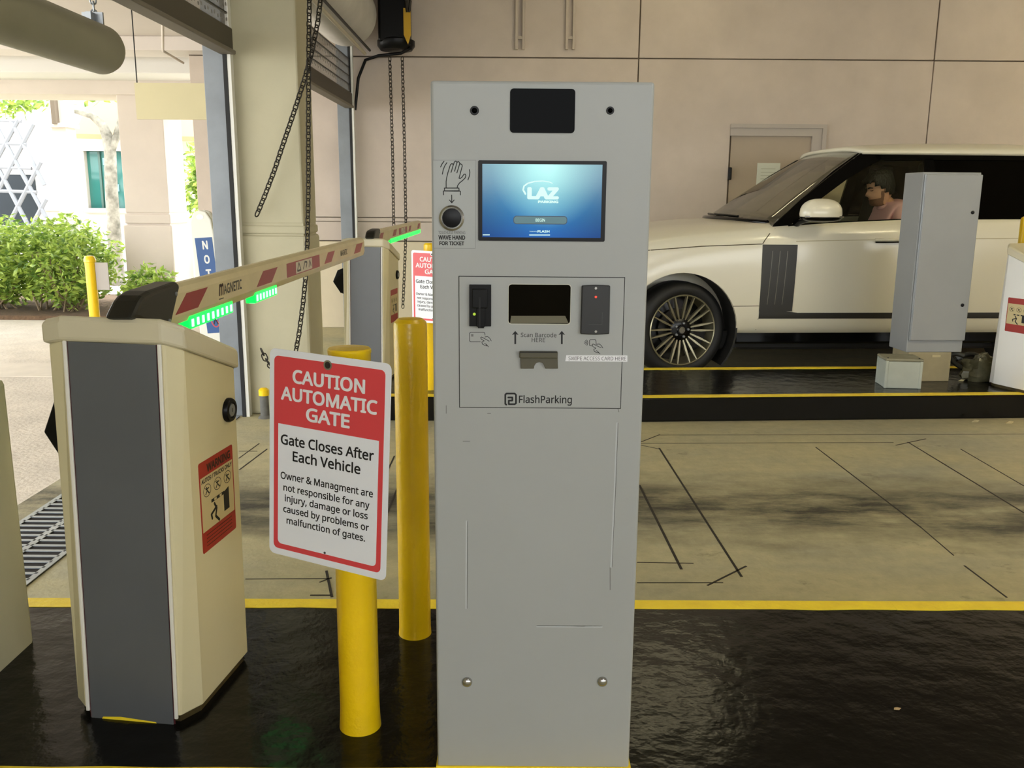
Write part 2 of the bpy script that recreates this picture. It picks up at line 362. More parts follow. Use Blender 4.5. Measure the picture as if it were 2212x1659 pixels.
# canopy over the driveway
cm = mat('canopy_plaster', '#cfc6bd', 0.85, var=0.02, vscale=1.5)
can = struct(MB().box(-8.6, -2.15, 0.0, 11.75, 3.0, 3.3).build('ceiling', cm)); can['label'] = 'pale canopy soffit over the driveway'
for y0, y1, z0, z1, m_ in ((9.55, 10.0, 2.86, 3.0, cm), (10.35, 11.75, 2.74, 3.0, mat('beam_pale', '#d6d3cc', 0.8)), (11.0, 11.7, 2.58, 2.76, outer_m)):
    MB().box(-8.6, -2.16, y0, y1, z0, z1).build('beam', m_, can, bevel=0.01)
mb = MB(); mb.tube([ay(350, -40, 6.0), ay(352, 110, 9.0), ay(396, 136, 9.5)], 0.012)
mb.build('conduit', outer_m, can)
mb = MB(); mb.box(-6.32, -6.30, 10.99, 11.01, 2.585, 2.755); mb.build('joint', seam_m, can)
def stucco_pillar(name, x0, x1, y0, y1, label, z1=2.6):
    t = struct(MB().box(x0 + .01, x1 - .01, y0 + .01, y1 - .01, 0, z1).build(name, outer_m)); t['label'] = label
    MB().box(x0 - .03, x1 + .03, y0 - .03, y1 + .03, 0, 1.06).build('pillar_base', outer_m, t, bevel=0.02)
    MB().box(x0 - .012, x1 + .012, y0 - .012, y1 + .012, 1.075, 1.19).build('ledge_band', outer_m, t, bevel=0.015)
    MB().box(x0, x1, y0, y1, 1.205, z1).build('pillar_shaft', outer_m, t, bevel=0.01)
    return t
stucco_pillar('canopy_pillar', -4.74, -4.20, 11.05, 11.65, 'stout beige canopy pillar beside the hedge', 2.6)
# thin pilaster of the arcade beyond
t = struct(MB().box(-6.62, -6.42, 13.2, 13.5, 0, 3.2).build('canopy_pillar', outer_m)); t['label'] = 'slender pilaster with a bracket left of the tree trunk'
mb = MB(); mb.box(-6.68, -6.36, 13.14, 13.5, 2.36, 2.42); mb.build('capital', outer_m, t)
mb = MB(); mb.box(-6.56, -6.50, 13.1, 13.2, 2.40, 2.82); mb.build('bracket', seam_m, t)

# ================================================================== TICKET KIOSK
ISZ = 0.16
KY = 1.76
kx0, kx1, kz1 = -0.159, 0.266, 1.619
k = thing('ticket_kiosk', 'tall grey parking ticket kiosk with a blue screen on the black island', 'kiosk', (0.053, 1.90, ISZ))
KF = frame((0, KY, 0), (1, 0, 0), (0, 0, 1), (0, -1, 0))      # u = X, v = Z, n towards the lane
def kp(x, y): p = ay(x, y, KY); return (p.x, p.z)
def kr(x0, y0, x1, y1, r=0.0):
    a = kp(x0, y0); b = kp(x1, y1)
    return rrect(a[0], b[0], b[1], a[1], r) if r else [(a[0], b[1]), (b[0], b[1]), (b[0], a[1]), (a[0], a[1])]
def kplate(name, poly, n0, n1, m, parent, bevel=0.0): return MB().prism(poly, n0, n1, KF).build(name, m, parent, bevel=bevel)
MB().box(kx0, kx1, KY, 2.06, ISZ, kz1).build('housing', kiosk_m, k, bevel=0.006, seg=3)
MB().box(kx0 - 0.003, kx1 + 0.004, KY - 0.003, 2.064, ISZ, ISZ + 0.008).build('base_flange', stripe_m, k)
glossblack = mat('gloss_black_glass', '#040404', 0.06, spec=0.02)
kplate('camera_window', kr(1102, 191, 1241, 288, 0.007), 0, 0.0015, glossblack, k)
def disc(cx, cy, r, n0, n1, m, name, parent, M=KF, seg=24, bevel=0.0):
    return MB().prism([(cx + r * math.cos(2 * math.pi * i / seg), cy + r * math.sin(2 * math.pi * i / seg)) for i in range(seg)], n0, n1, M).build(name, m, parent, bevel=bevel, smooth=40)
for x, y, r in ((1025, 239, 0.0085), (1318, 239, 0.0075)):
    c = kp(x, y); disc(c[0], c[1], r, 0, 0.002, black_m, 'lens', k, bevel=0.0008); 
    MB().lathe([(r * 0.62, 0), (r * 0.5, 0.002), (0.001, 0.003)], 16, KF @ Matrix.Translation((c[0], c[1], 0.002))).build('lens_glass', glossblack, k, smooth=60)
# touch screen
scr = kplate('screen_bezel', kr(1033, 346, 1306, 522, 0.003), 0, 0.002, black_m, k)
def screen_material():
    m = mat('lit_screen', '#0a2f55', 0.12)
    n, l, b = N(m); tc = n.new('ShaderNodeTexCoord')
    a = kp(1042, 354); c = kp(1297, 514)
    sp = n.new('ShaderNodeSeparateXYZ'); l.new(tc.outputs['Object'], sp.inputs[0])
    mr = n.new('ShaderNodeMapRange'); mr.inputs[1].default_value = c[1]; mr.inputs[2].default_value = a[1]; l.new(sp.outputs['Z'], mr.inputs[0])
    rp = n.new('ShaderNodeValToRGB'); e = rp.color_ramp.elements; e.new(0.5)
    for i, (p, h) in enumerate(((0.0, '#1d5fae'), (0.45, '#1f86bd'), (1.0, '#3fa3b4'))): e[i].position = p; e[i].color = (*hexc(h), 1)
    l.new(mr.outputs[0], rp.inputs[0])
    # soft spotlight drawn at the top of the screen picture
    vd = n.new('ShaderNodeVectorMath'); vd.operation = 'DISTANCE'; mp = n.new('ShaderNodeMapping'); mp.inputs['Scale'].default_value = (1.0, 0.0, 0.9)
    l.new(tc.outputs['Object'], mp.inputs[0]); l.new(mp.outputs[0], vd.inputs[0]); vd.inputs[1].default_value = ((a[0] + c[0]) / 2 + 0.01, 0, a[1] * 0.9)
    r2 = n.new('ShaderNodeValToRGB'); r2.color_ramp.elements[0].color = (1, 1, 1, 1); r2.color_ramp.elements[0].position = 0.0; r2.color_ramp.elements[1].color = (0, 0, 0, 1); r2.color_ramp.elements[1].position = 0.11
    l.new(vd.outputs['Value'], r2.inputs[0])
    mx = n.new('ShaderNodeMix'); mx.data_type = 'RGBA'; l.new(r2.outputs[0], mx.inputs[0]); l.new(rp.outputs[0], mx.inputs[6]); mx.inputs[7].default_value = (*hexc('#a6f0e8'), 1)
    # darker towards the left and right rims
    ds = n.new('ShaderNodeMath'); ds.operation = 'SUBTRACT'; ds.inputs[1].default_value = (a[0] + c[0]) / 2; l.new(sp.outputs['X'], ds.inputs[0])
    da = n.new('ShaderNodeMath'); da.operation = 'ABSOLUTE'; l.new(ds.outputs[0], da.inputs[0])
    r3 = n.new('ShaderNodeValToRGB'); r3.color_ramp.elements[0].position = 0.02; r3.color_ramp.elements[0].color = (1, 1, 1, 1); r3.color_ramp.elements[1].position = 0.115; r3.color_ramp.elements[1].color = (.55, .5, .55, 1)
    l.new(da.outputs[0], r3.inputs[0])
    m2 = n.new('ShaderNodeMix'); m2.data_type = 'RGBA'; m2.blend_type = 'MULTIPLY'; m2.inputs[0].default_value = 1.0; l.new(mx.outputs[2], m2.inputs[6]); l.new(r3.outputs[0], m2.inputs[7])
    l.new(m2.outputs[2], b.inputs['Emission Color']); b.inputs['Emission Strength'].default_value = 1.0
    b.inputs['Base Color'].default_value = (0.005, 0.01, 0.02, 1)
    return m
kplate('display', kr(1042, 354, 1297, 514), 0.002, 0.0025, screen_material(), scr)
lit_m = mat('lit_white', '#102028', 0.3, emit='#d8fff4', estr=0.95)
lit2_m = mat('lit_grey_button', '#101a1c', 0.3, emit='#4f7a80', estr=0.8)
lit3_m = mat('lit_button_rim', '#05080a', 0.3, emit='#123a58', estr=0.7)
KS = KF @ Matrix.Translation((0, 0, 0.0025))
def klet(s, x0, y0, x1, y1, m, parent, bold=0.0, M=KF, name='lettering', shear=0.0):
    a = kp(x0, y0); b = kp(x1, y1)
    return lettering(name, s, M, (a[0] + b[0]) / 2, (a[1] + b[1]) / 2, b[0] - a[0], a[1] - b[1], m, parent, bold, shear=shear)
klet('LAZ', 1139, 404, 1207, 431, lit_m, scr, 0.055, KS, 'logo', shear=0.0)
klet('PARKING', 1162, 433, 1206, 439, lit_m, scr, 0.05, KS)
sw = MB(); pts = [kp(1135, 419)] + [kp(x, y) for x, y in ((1130, 410), (1132, 402), (1140, 396), (1155, 392), (1172, 391), (1186, 393), (1193, 396))]
for i in range(len(pts) - 1): sw.strokes([pts[i:i + 2]], 0.0034 - 0.0003 * i, KS)
sw.build('logo_swoosh', lit_m, scr)
MB().prism(kr(1109, 466, 1225, 485, 0.006), 0, 0.0002, KS).build('button_rim', lit3_m, scr)
MB().prism(kr(1110.5, 467.5, 1223.5, 483.5, 0.005), 0, 0.0004, KS).build('button', lit2_m, scr)
klet('BEGIN', 1157, 472, 1177, 479, lit_m, scr, 0.01, KS @ Matrix.Translation((0, 0, .0002)))
klet('Powered by', 1144, 498.5, 1160, 501.5, lit_m, scr, 0, KS); klet('FLASH', 1161, 497, 1187, 502.5, lit_m, scr, 0.03, KS)
for L in ([kp(1143, 507.5), kp(1188, 507.5)], [kp(1043, 507.2), kp(1058, 507.2)]): MB().strokes([L], 0.0018, KS, joint=0).build('tiny_print', lit_m, scr)
# touchless ticket label
lab = kplate('touchless_label', kr(936, 345, 1029, 537, 0.002), 0, 0.0006, mat('label_grey', '#a3a6a2', 0.38), k)
KL = KF @ Matrix.Translation((0, 0, 0.0006))
def hp(L): return [kp(920 + x / 7.54, 330 + y / 7.54) for x, y in L]      # coordinates read off an enlargement
hand = [[(330, 575), (330, 470), (340, 400), (360, 320), (385, 240), (400, 195), (420, 178), (440, 182), (445, 205), (410, 320)],
        [(445, 205), (465, 150), (485, 135), (505, 150), (505, 165), (468, 300)], [(505, 165), (515, 148), (535, 145), (550, 165), (548, 190), (505, 328)],
        [(548, 190), (565, 180), (585, 190), (593, 215), (540, 415), (560, 420), (590, 395), (620, 350), (640, 348), (652, 370), (640, 410), (600, 450), (550, 490), (520, 530), (508, 575)],
        [(302, 575), (538, 575), (542, 620), (305, 620), (302, 575)], [(288, 685), (285, 622), (562, 625), (562, 688)],
        [(420, 690), (422, 810)], [(385, 770), (422, 815), (460, 770)],
        [(295, 140), (265, 180), (240, 232)], [(342, 162), (310, 210), (285, 270), (268, 348)], [(708, 275), (716, 320), (708, 380), (685, 442)]]
MB().strokes([[kp(936.5, 346), kp(1028, 346), kp(1027, 536.5), kp(937, 536)]], 0.0007, KL).build('label_edge', mat('label_edge_grey', '#7d7f7c', 0.5), lab)
MB().strokes([hp(L) for L in hand], 0.0017, KL).build('waving_hand', ink_m, lab)
c = kp(976, 471)
rg = MB().lathe([(0.0245, 0), (0.0245, 0.004), (0.021, 0.0065), (0.0185, 0.004), (0.0180, 0.001)], 40, KL @ Matrix.Translation((c[0], c[1], 0)), cap=False).build('sensor_ring', steel_m, lab, smooth=30)
MB().lathe([(0.0185, 0.0005), (0.0185, 0.002), (0.010, 0.0035), (0.0005, 0.0038)], 32, KL @ Matrix.Translation((c[0], c[1], 0))).build('sensor_eye', black_m, lab, smooth=60)
klet('TOUCHLESS PARKING', 947, 499, 1005, 505.5, greyink_m, lab, 0, KL); klet('WAVE HAND', 947, 508, 1005, 518, ink_m, lab, 0.03, KL); klet('FOR TICKET', 949, 521, 1003, 530, ink_m, lab, 0.03, KL)
# service panel
kplate('panel_gap', kr(990.5, 596, 1341, 883), 0, 0.0004, gap_m, k)
sp_ = kplate('service_panel', kr(992, 597.5, 1339.5, 881.5), 0, 0.0016, kiosk_m, k, bevel=0.0006)
KP = KF @ Matrix.Translation((0, 0, 0.0016))
def pplate(name, poly, n0, n1, m, parent=sp_, bevel=0.0): return MB().prism(poly, n0, n1, KP).build(name, m, parent, bevel=bevel)
# card reader
pplate('reader_plate', kr(1014, 614, 1061, 704, 0.001), 0, 0.006, black_m)
cr = pplate('card_reader', kr(1020, 622, 1053, 664, 0.002), 0.006, 0.018, black_m, bevel=0.002)
MB().prism(kr(1030, 655, 1048, 704, 0.001), 0.006, 0.014, KP).build('reader_lip', black_m, sp_, bevel=0.001)
MB().prism(kr(1035, 640, 1039, 706), 0.0181, 0.0185, KP).build('card_slot', gap_m, sp_)
MB().prism(kr(1033, 704, 1046, 707), 0.0, 0.012, KP).build('reader_tongue', black_m, sp_)
c = kp(1025, 677.5); disc(c[0], c[1], 0.0028, 0.006, 0.0072, mat('led_lime', '#203000', 0.3, emit='#b8d83a', estr=1.0), 'status_light', sp_, KP)
# barcode scanner window, a recessed box behind glass
a = kp(1099, 614); b = kp(1231, 700)
pplate('scanner_frame', kr(1098, 613, 1232, 701, 0.006), 0, 0.0006, mat('pale_rim', '#c8c6b4', 0.4))
scn = MB(); 
gm2 = mat('scanner_recess', '#17160f', 0.35)
pplate('scanner_window', kr(1099, 614, 1231, 699.5, 0.006), 0.0006, 0.001, mat('dark_olive_glass', '#0b0a06', 0.08, spec=0.12))
pplate('scanner_sill', [kp(1102, 698), kp(1228, 698), kp(1221, 682), kp(1104, 682)], 0.001, 0.0013, mat('sill_olive', '#5f5940', 0.4))
# proximity reader
pr = pplate('proximity_reader', [kp(1256, 616), kp(1270, 615), kp(1286, 614.5), kp(1302, 615), kp(1317, 616), kp(1315, 720), kp(1300, 721), kp(1285, 721.5), kp(1268, 721), kp(1253, 720)][::-1], 0, 0.010, mat('reader_black', '#1b1b1a', 0.45), bevel=0.002)
for y in (621.5, 714.5): c = kp(1286, y); disc(c[0], c[1], 0.0026, 0.010, 0.0108, steel_m, 'screw', pr, KP, 12)
c = kp(1286, 640); disc(c[0], c[1], 0.0022, 0.010, 0.0112, mat('led_red', '#300000', 0.3, emit='#ff3a26', estr=2.0), 'status_light', pr, KP, 12)
MB().strokes([[kp(1300, 674), kp(1299, 699), kp(1271, 699)]], 0.0006, KP @ Matrix.Translation((0, 0, .010))).build('reader_line', greyink_m, pr)
# printed icons
def ip(L): return [kp(1000 + x / 5.978, 690 + y / 5.978) for x, y in L]
card = [[(225, 288), (100, 288), (86, 275), (86, 178), (98, 165), (272, 165), (284, 180), (286, 202)], [(285, 225), (320, 220), (345, 240), (366, 275)], [(340, 280), (270, 240), (240, 225), (228, 235), (240, 255), (275, 275), (245, 290), (250, 315), (285, 335), (310, 340), (300, 320), (278, 308)], [(300, 318), (330, 352)]]
MB().strokes([ip(L) for L in card], 0.0011, KP).build('card_icon', ink_m, sp_)
MB().strokes([ip([(110, 198), (132, 198)]), ip([(110, 212), (132, 212)])], 0.0016, KP).build('card_chip', greyink_m, sp_)
tap = [[(1665, 340), (1635, 335), (1635, 270), (1645, 260), (1705, 258), (1718, 275), (1720, 310)], [(1712, 320), (1760, 315), (1785, 335), (1806, 368)], [(1785, 365), (1720, 335), (1680, 315), (1666, 325), (1680, 350), (1715, 370), (1688, 385), (1695, 410), (1725, 425), (1750, 430), (1740, 412), (1720, 400)], [(1740, 412), (1768, 443)],
       [(1570, 285), (1580, 297), (1572, 312)], [(1582, 272), (1597, 297), (1585, 322)], [(1597, 262), (1613, 297), (1600, 335)]]
MB().strokes([ip(L) for L in tap], 0.0011, KP).build('tap_icon', ink_m, sp_)
for x in (1113, 1213.5):
    w = 1.9
    pplate('arrow', [kp(x - w, 743), kp(x + w, 743), kp(x + w, 722), kp(x + 7.2, 723), kp(x, 714.5), kp(x - 7.2, 723), kp(x - w, 722)], 0, 0.0003, ink_m)
klet('Scan Barcode', 1125, 718, 1202, 728.5, greyink_m, sp_, 0.008, KP); klet('HERE', 1148.5, 729.5, 1177.5, 739, greyink_m, sp_, 0.008, KP)
# ticket mouth
om = mat('olive_bronze', '#4d4936', 0.45)
pplate('mouth_plate', [kp(x, y) for x, y in ((1125, 795), (1153, 795), (1154, 789), (1158, 783), (1165, 781), (1172, 783), (1176, 789), (1178, 795), (1205, 795), (1204, 759), (1124, 759))], 0, 0.006, om, bevel=0.0008)
pplate('mouth_hood', kr(1122, 757, 1204, 772), 0, 0.012, om, bevel=0.002)
MB().strokes([[kp(1123, 758.5), kp(1203, 758.5)]], 0.0018, KP @ Matrix.Translation((0, 0, .012)), joint=0).build('mouth_slot', gap_m, sp_)
st = MB().prism([kp(1221, 780), kp(1355, 781), kp(1355, 767.5), kp(1223, 767)], 0.0016, 0.0021, KF).build('swipe_label', white_m, k)
klet('SWIPE ACCESS CARD HERE', 1228, 769.5, 1352, 778.5, greyink_m, st, 0.0, KF @ Matrix.Translation((0, 0, .0021)))
# maker logo
klet('FlashParking', 1121, 853, 1235, 876, ink_m, sp_, 0.012, KP)
MB().strokes([ip([(560, 1098), (547, 1088), (547, 970), (562, 955), (668, 955), (685, 972), (685, 1080), (670, 1092), (592, 1092), (592, 1045), (638, 1045), (638, 1006), (585, 1006)])], 0.0035, KP).build('logo', ink_m, sp_)
# scratches and dents in the coat
scr_m = mat('scratch_pale', '#b9bdbc', 0.35); scd_m = mat('scratch_dark', '#55554f', 0.6)
for L in [[kp(1333, 914), kp(1328, 1050), kp(1320, 1225)], [kp(1008, 1126), kp(1007, 1314)], [kp(1160, 1353), kp(1300, 1354)]]: MB().strokes([L], 0.0035, KF).build('dent_line', scr_m, k)
for L in [[kp(1335, 914), kp(1330, 1050), kp(1322, 1225)], [kp(1318, 1226), kp(1318, 1274)], [kp(1010, 1126), kp(1009, 1314)], [kp(1160, 1351.5), kp(1300, 1352.5)], [kp(1225, 1352), kp(1262, 1353)], [kp(1053, 893), kp(1060, 893)], [kp(964, 876), kp(964, 893)], [kp(1000, 953), kp(1015, 953)], [kp(1335, 883), kp(1337, 890)]]: MB().strokes([L], 0.0010, KF).build('scratch', scd_m, k)
for x, y in ((1009, 1473), (1301, 1472)):
    c = kp(x, y)
    MB().lathe([(0.0115, 0), (0.011, 0.003), (0.0085, 0.006), (0.004, 0.0078), (0.0003, 0.0082)], 24, KF @ Matrix.Translation((c[0], c[1], 0))).build('dome_bolt', steel_m, k, smooth=60)

# ================================================================== BOLLARDS
def bollard(label, x, y, h, r, top='dome', z0=ISZ):
    t = thing('bollard', label, 'bollard', (x, y, z0), 0)
    M = Matrix.Translation((x, y, z0))
    if top == 'dome': prof = [(r * 1.04, 0), (r * 1.01, 0.02), (r, 0.05), (r, h - 0.022), (r * 0.96, h - 0.012), (r * 0.75, h - 0.003), (r * 0.3, h), (0.001, h)]
    elif top == 'knob': prof = [(r, 0), (r, h - 0.03), (r * 1.2, h - 0.03), (r * 1.2, h - 0.012), (r * 1.05, h), (r * .55, h + .008), (r * .55, h + .05), (r * .4, h + .06), (0.001, h + .06)]
    else: prof = [(r * 1.06, 0), (r * 1.02, 0.03), (r, 0.06), (r, h - 0.012), (r * 1.03, h - 0.010), (r * 1.03, h - 0.003), (r * 0.97, h), (0.001, h + 0.002)]
    MB().lathe(prof, 40, M).build('post', yellow_m, t, smooth=35)
    return t
b1 = bollard('near yellow bollard that carries the tilted caution sign', -0.358, 1.925, 0.918, 0.0465, 'flat')
b2 = bollard('plain yellow bollard standing directly left of the grey kiosk', -0.277, 2.39, 0.925, 0.0455)
b3 = bollard('yellow knob-topped post behind the far caution sign', -0.545, 5.80, 0.90, 0.06, 'knob')
b4 = bollard('yellow bollard at the right edge behind the white gate cabinet', 3.63, 6.35, 1.15, 0.06)
# bolt low on the near bollard
MB().lathe([(0.011, 0), (0.011, 0.003), (0.0072, 0.003), (0.0072, 0.010), (0.001, 0.011)], 6, frame((-0.383, 1.887, 0.618), (0.88, -0.47, 0), (0, 0, 1), (-0.47, -0.88, 0))).build('bolt', mat('yellow_bolt', '#c9a53a', 0.35, metal=0.4), b1)

# ================================================================== CAUTION SIGNS
def caution(label, M, group=None, detail=True, bolt_len=0.085):
    t = thing('caution_sign', label, 'sign', M.translation)
    w, h = 0.305, 0.457
    def U(u): return (u - 0.5) * w
    def V(v): return (0.5 - v) * h
    MB().prism(rrect(U(0), U(1), V(1), V(0), 0.014, 5), -0.0012, 0.0, M).build('sign_plate', signwhite_m, t)
    red = MB(); o_ = rrect(U(.04), U(.955), V(.968), V(.032), 0.011, 5); red.prism(o_, 0, 0.0003, M); red.build('red_field', signred_m, t)
    inn = rrect(U(.078), U(.918), V(.942), V(.40), 0.010, 5); inn = [p if p[1] < 0 else (U(.078) if p[0] < 0 else U(.918), V(.352)) for p in inn]
    MB().prism(inn, 0.0003, 0.0005, M).build('white_field', signwhite_m, t)
    M1 = M @ Matrix.Translation((0, 0, 0.0004)); M2 = M @ Matrix.Translation((0, 0, 0.0006))
    for s, v, wd, hh, b in (('CAUTION', .118, .60, .066, .024), ('AUTOMATIC', .204, .80, .066, .024), ('GATE', .287, .365, .066, .024)):
        lettering('lettering', s, M1, U(.50), V(v), wd * w, hh * h, white_m, t, b)
    for s, v, wd, hh, b in (('Gate Closes After', .424, .78, .052, .016), ('Each Vehicle', .497, .57, .052, .016), ('Owner & Managment are', .606, .78, .046, .014), ('not responsible for any', .662, .73, .046, .014),
                            ('injury, damage or loss', .714, .705, .046, .014), ('caused by problems or', .768, .73, .046, .014), ('malfunction of gates.', .822, .67, .046, .014)):
        lettering('lettering', s, M2, U(.492), V(v), wd * w, hh * h, ink_m, t, b)
    MB().lathe([(0.0105, 0), (0.0105, 0.0008), (0.007, 0.001)], 20, M @ Matrix.Translation((U(.495), V(.044), 0.0003))).build('washer', steel_m, t)
    MB().lathe([(0.0075, 0), (0.0072, 0.0012), (0.005, 0.0015), (0.005, 0.004), (0.001, 0.0045)], 16, M @ Matrix.Translation((U(.495), V(.044), 0.0004))).build('bolt', mat('bolt_dark', '#3a332c', 0.4, metal=0.5), t, smooth=30)
    MB().lathe([(0.004, 0), (0.004, bolt_len)], 10, M @ Matrix.Translation((U(.495), V(.044), -0.0012 - bolt_len))).build('bolt_shank', dark_m, t)
    MB().lathe([(0.004, 0), (0.004, bolt_len)], 10, M @ Matrix.Translation((U(.60), V(.93), -0.0012 - bolt_len))).build('bolt_shank', dark_m, t)
    MB().lathe([(0.0028, 0), (0.0028, 0.0005)], 10, M @ Matrix.Translation((U(.492), V(.935), 0.0005))).build('hole', greyink_m, t)
    return t
MS = Matrix(((0.9043261895833725, 0.04428532789460819, -0.42453851717704616, -0.3867), (-0.4257737990587641, 0.0232669528744744, -0.9045304422400631, 1.7915), (-0.03017970955269857, 0.9987479454983644, 0.03989644713643972, 0.8551), (0, 0, 0, 1)))
caution('near red and white caution automatic gate sign tilted on its bollard', MS)
yw = R(-24)
caution('far red and white caution sign half hidden behind the kiosk', frame((-0.508, 5.645, 0.848), (math.cos(yw), math.sin(yw), -0.02), (0, 0, 1), (math.sin(yw), -math.cos(yw), 0)), bolt_len=0.10)

# ================================================================== BARRIER GATES
def led_mat(name, col, strength): return mat(name, '#053010', 0.3, emit=col, estr=strength)
def gate(label, cx, cy, rel, ledm, ledglow, arm_len=2.96, lit=True, body=cream_m, text=True, xa=0.021):
    T = Matrix.Translation((cx, cy, ISZ)) @ Matrix.Rotation(rel, 4, 'Z')           # arm frame: arm runs along +y
    Cb = T @ Matrix.Rotation(R(-7.5), 4, 'Z') @ Matrix.Rotation(R(0.5), 4, 'Y')                                        # cabinet stands a little askew under its arm
    t = thing('barrier_gate', label, 'barrier gate', (cx, cy, ISZ), 0, 'automatic barrier gates')
    hw, hd = 0.152, 0.185
    def foot(e=0.0):
        a, b = hw + e, hd + e
        return [(-0.123, -b), (0.123, -b), (a, -b + .056), (a, b - .056), (0.115, b), (-0.115, b), (-a - .012, b - .056), (-a - .012, -b + .034)]
    LB = 0.034                                                        # the front leans back towards the top
    def up(p): return p[1] + (LB if p[1] < -hd * .95 else LB * .35 if p[1] < 0 else 0.0)
    def zt(y): return 0.975 - 0.33 * (y + 0.185)
    P = foot(); n = 8
    mb = MB(); mb.add([(p[0], p[1], 0.022) for p in P] + [(p[0], up(p), zt(p[1]) - 0.055) for p in P], [tuple(range(8))[::-1], tuple(range(8, 16))] + [(i, (i + 1) % n, n + (i + 1) % n, n + i) for i in range(n)], Cb)
    mb.build('cabinet', body, t, bevel=0.004)
    MB().prism([(p[0] * .94, p[1] * .94) for p in P], 0.0, 0.024, Cb).build('plinth', mat('plinth_grime', '#5a4a1c', 0.6, col2='#171208', vscale=12), t)
    P = foot(0.009)
    mb = MB(); mb.add([(p[0], up(p), zt(p[1]) - 0.055) for p in P] + [(p[0], up(p), zt(p[1]) - 0.012) for p in P] + [(p[0] * .95, up(p) * .95, zt(p[1])) for p in P],
                      [tuple(range(8))[::-1], tuple(range(16, 24))] + [(i + q, (i + 1) % n + q, n + (i + 1) % n + q, n + i + q) for q in (0, 8) for i in range(n)], Cb)
    mb.build('cap', mat('cap_cream', '#cdc4a6', 0.4, var=0.03, vscale=4), t, bevel=0.006)
    la = math.atan(LB / 0.92); F = Cb @ frame((0, -hd - .0005, 0), (1, 0, 0), (0, math.sin(la), math.cos(la)), (0, -math.cos(la), math.sin(la)))
    MB().prism([(-0.109, -0.004), (0.109, -0.004), (0.109, 0.918), (-0.109, 0.918)], 0, 0.0015, F).build('tape_edge', redtrim_m, t)
    MB().prism([(-0.1055, -0.006), (0.1055, -0.006), (0.1055, 0.918), (-0.1055, 0.918)], 0.0, 0.004, F).build('front_panel', panel_m, t)
    MB().prism([(-0.08, -0.004), (0.07, -0.006), (0.06, 0.003), (-0.03, 0.008), (-0.075, 0.004)], 0.004, 0.0045, F).build('paint_scrape', stripe_m, t)
    for s in (-1, 1):
        MB().box(s * 0.1135 - 0.0045, s * 0.1135 + 0.0045, 0.016, 0.92, 0.0, 0.006, F).build('edge_trim', mat('trim_white', '#e6e2d6', 0.35), t, bevel=0.002)
    # side face: lock and warning sticker
    SF = Cb @ frame((hw, 0, 0), (0, 1, 0), (0, 0, 1), (1, 0, 0))
    c = (0.085, 0.715)
    lk = MB().lathe([(0.031, 0), (0.031, 0.007), (0.028, 0.012), (0.020, 0.013), (0.018, 0.009), (0.001, 0.009)], 28, SF @ Matrix.Translation((c[0], c[1], 0))).build('lock', black_m, t, smooth=35)
    MB().lathe([(0.017, 0.009), (0.016, 0.0125), (0.001, 0.0125)], 20, SF @ Matrix.Translation((c[0], c[1], 0))).build('lock_plug', galv_m, lk, smooth=35)
    MB().box(-0.0015, 0.0015, -0.005, 0.005, 0.0125, 0.0128, SF @ Matrix.Translation((c[0], c[1], 0))).build('keyhole', gap_m, lk)
    x0, x1, z0, z1 = -0.085, 0.098, 0.395, 0.622
    def su(u): return x0 + (x1 - x0) * u
    def sv(v): return z1 - (z1 - z0) * v
    stk = MB().prism(rrect(x0, x1, z0, z1, 0.006), 0, 0.0006, SF).build('warning_sticker', stickred_m, t)
    S1 = SF @ Matrix.Translation((0, 0, 0.0006)); S2 = SF @ Matrix.Translation((0, 0, 0.0009))
    MB().prism([(su(.03), sv(.77)), (su(.97), sv(.77)), (su(.97), sv(.17)), (su(.03), sv(.17))], 0, 0.0003, S1).build('sticker_field', stickcream_m, stk)
    if text:
        lettering('lettering', 'WARNING', S1, su(.57), sv(.095), .70 * (x1 - x0), .095 * (z1 - z0), mat('brown_ink', '#2c120a', 0.6), stk, 0.03)
        lettering('lettering', 'AUTOS / TRUCKS ONLY', S2, su(.5), sv(.215), .90 * (x1 - x0), .05 * (z1 - z0), ink_m, stk, 0.03)
        ln = MB()
        for q in range(4): ln.strokes([[(su(.12), sv(.82 + .04 * q)), (su(.88), sv(.82 + .04 * q))]], 0.0016, S1, joint=0)
        ln.build('fine_print', mat('brown_ink', '#2c120a', 0.6), stk)
    ic = MB()
    for q, u in enumerate((.20, .50, .80)):
        ic.strokes([arc(su(u), sv(.335), .105 * (x1 - x0), .068 * (z1 - z0), 0, 360, 14), [(su(u - .07), sv(.29)), (su(u + .07), sv(.38))]], 0.0014, S2, joint=0)
        ic.strokes([[(su(u - .02), sv(.295)), (su(u), sv(.335)), (su(u + .05), sv(.38))], [(su(u), sv(.335)), (su(u - .05), sv(.375))], [(su(u - .04), sv(.32)), (su(u + .05), sv(.315))]], 0.003, S2, joint=0)
    ic.build('prohibition_icons', ink_m, stk)
    gi = MB(); gi.prism([(su(.66), sv(.70)), (su(.82), sv(.70)), (su(.82), sv(.45)), (su(.66), sv(.48))], 0, .0003, S2)
    gi.strokes([[(su(.30), sv(.485)), (su(.68), sv(.485))]], 0.008, S2, joint=0)
    gi.strokes([[(su(.38), sv(.53)), (su(.44), sv(.60)), (su(.40), sv(.68)), (su(.50), sv(.75))], [(su(.44), sv(.58)), (su(.28), sv(.63)), (su(.30), sv(.68))]], 0.007, S2)
    gi.build('falling_icon', ink_m, stk)
    gw = MB(); gw.strokes([[(su(.38), sv(.485)), (su(.45), sv(.485))], [(su(.54), sv(.485)), (su(.60), sv(.485))]], 0.006, S2 @ Matrix.Translation((0, 0, .0003)), joint=0); gw.build('icon_bar', stickcream_m, stk)
    # black crank housing on the other side
    BF = Cb @ frame((-hw, 0, 0), (0, -1, 0), (0, 0, 1), (-1, 0, 0))
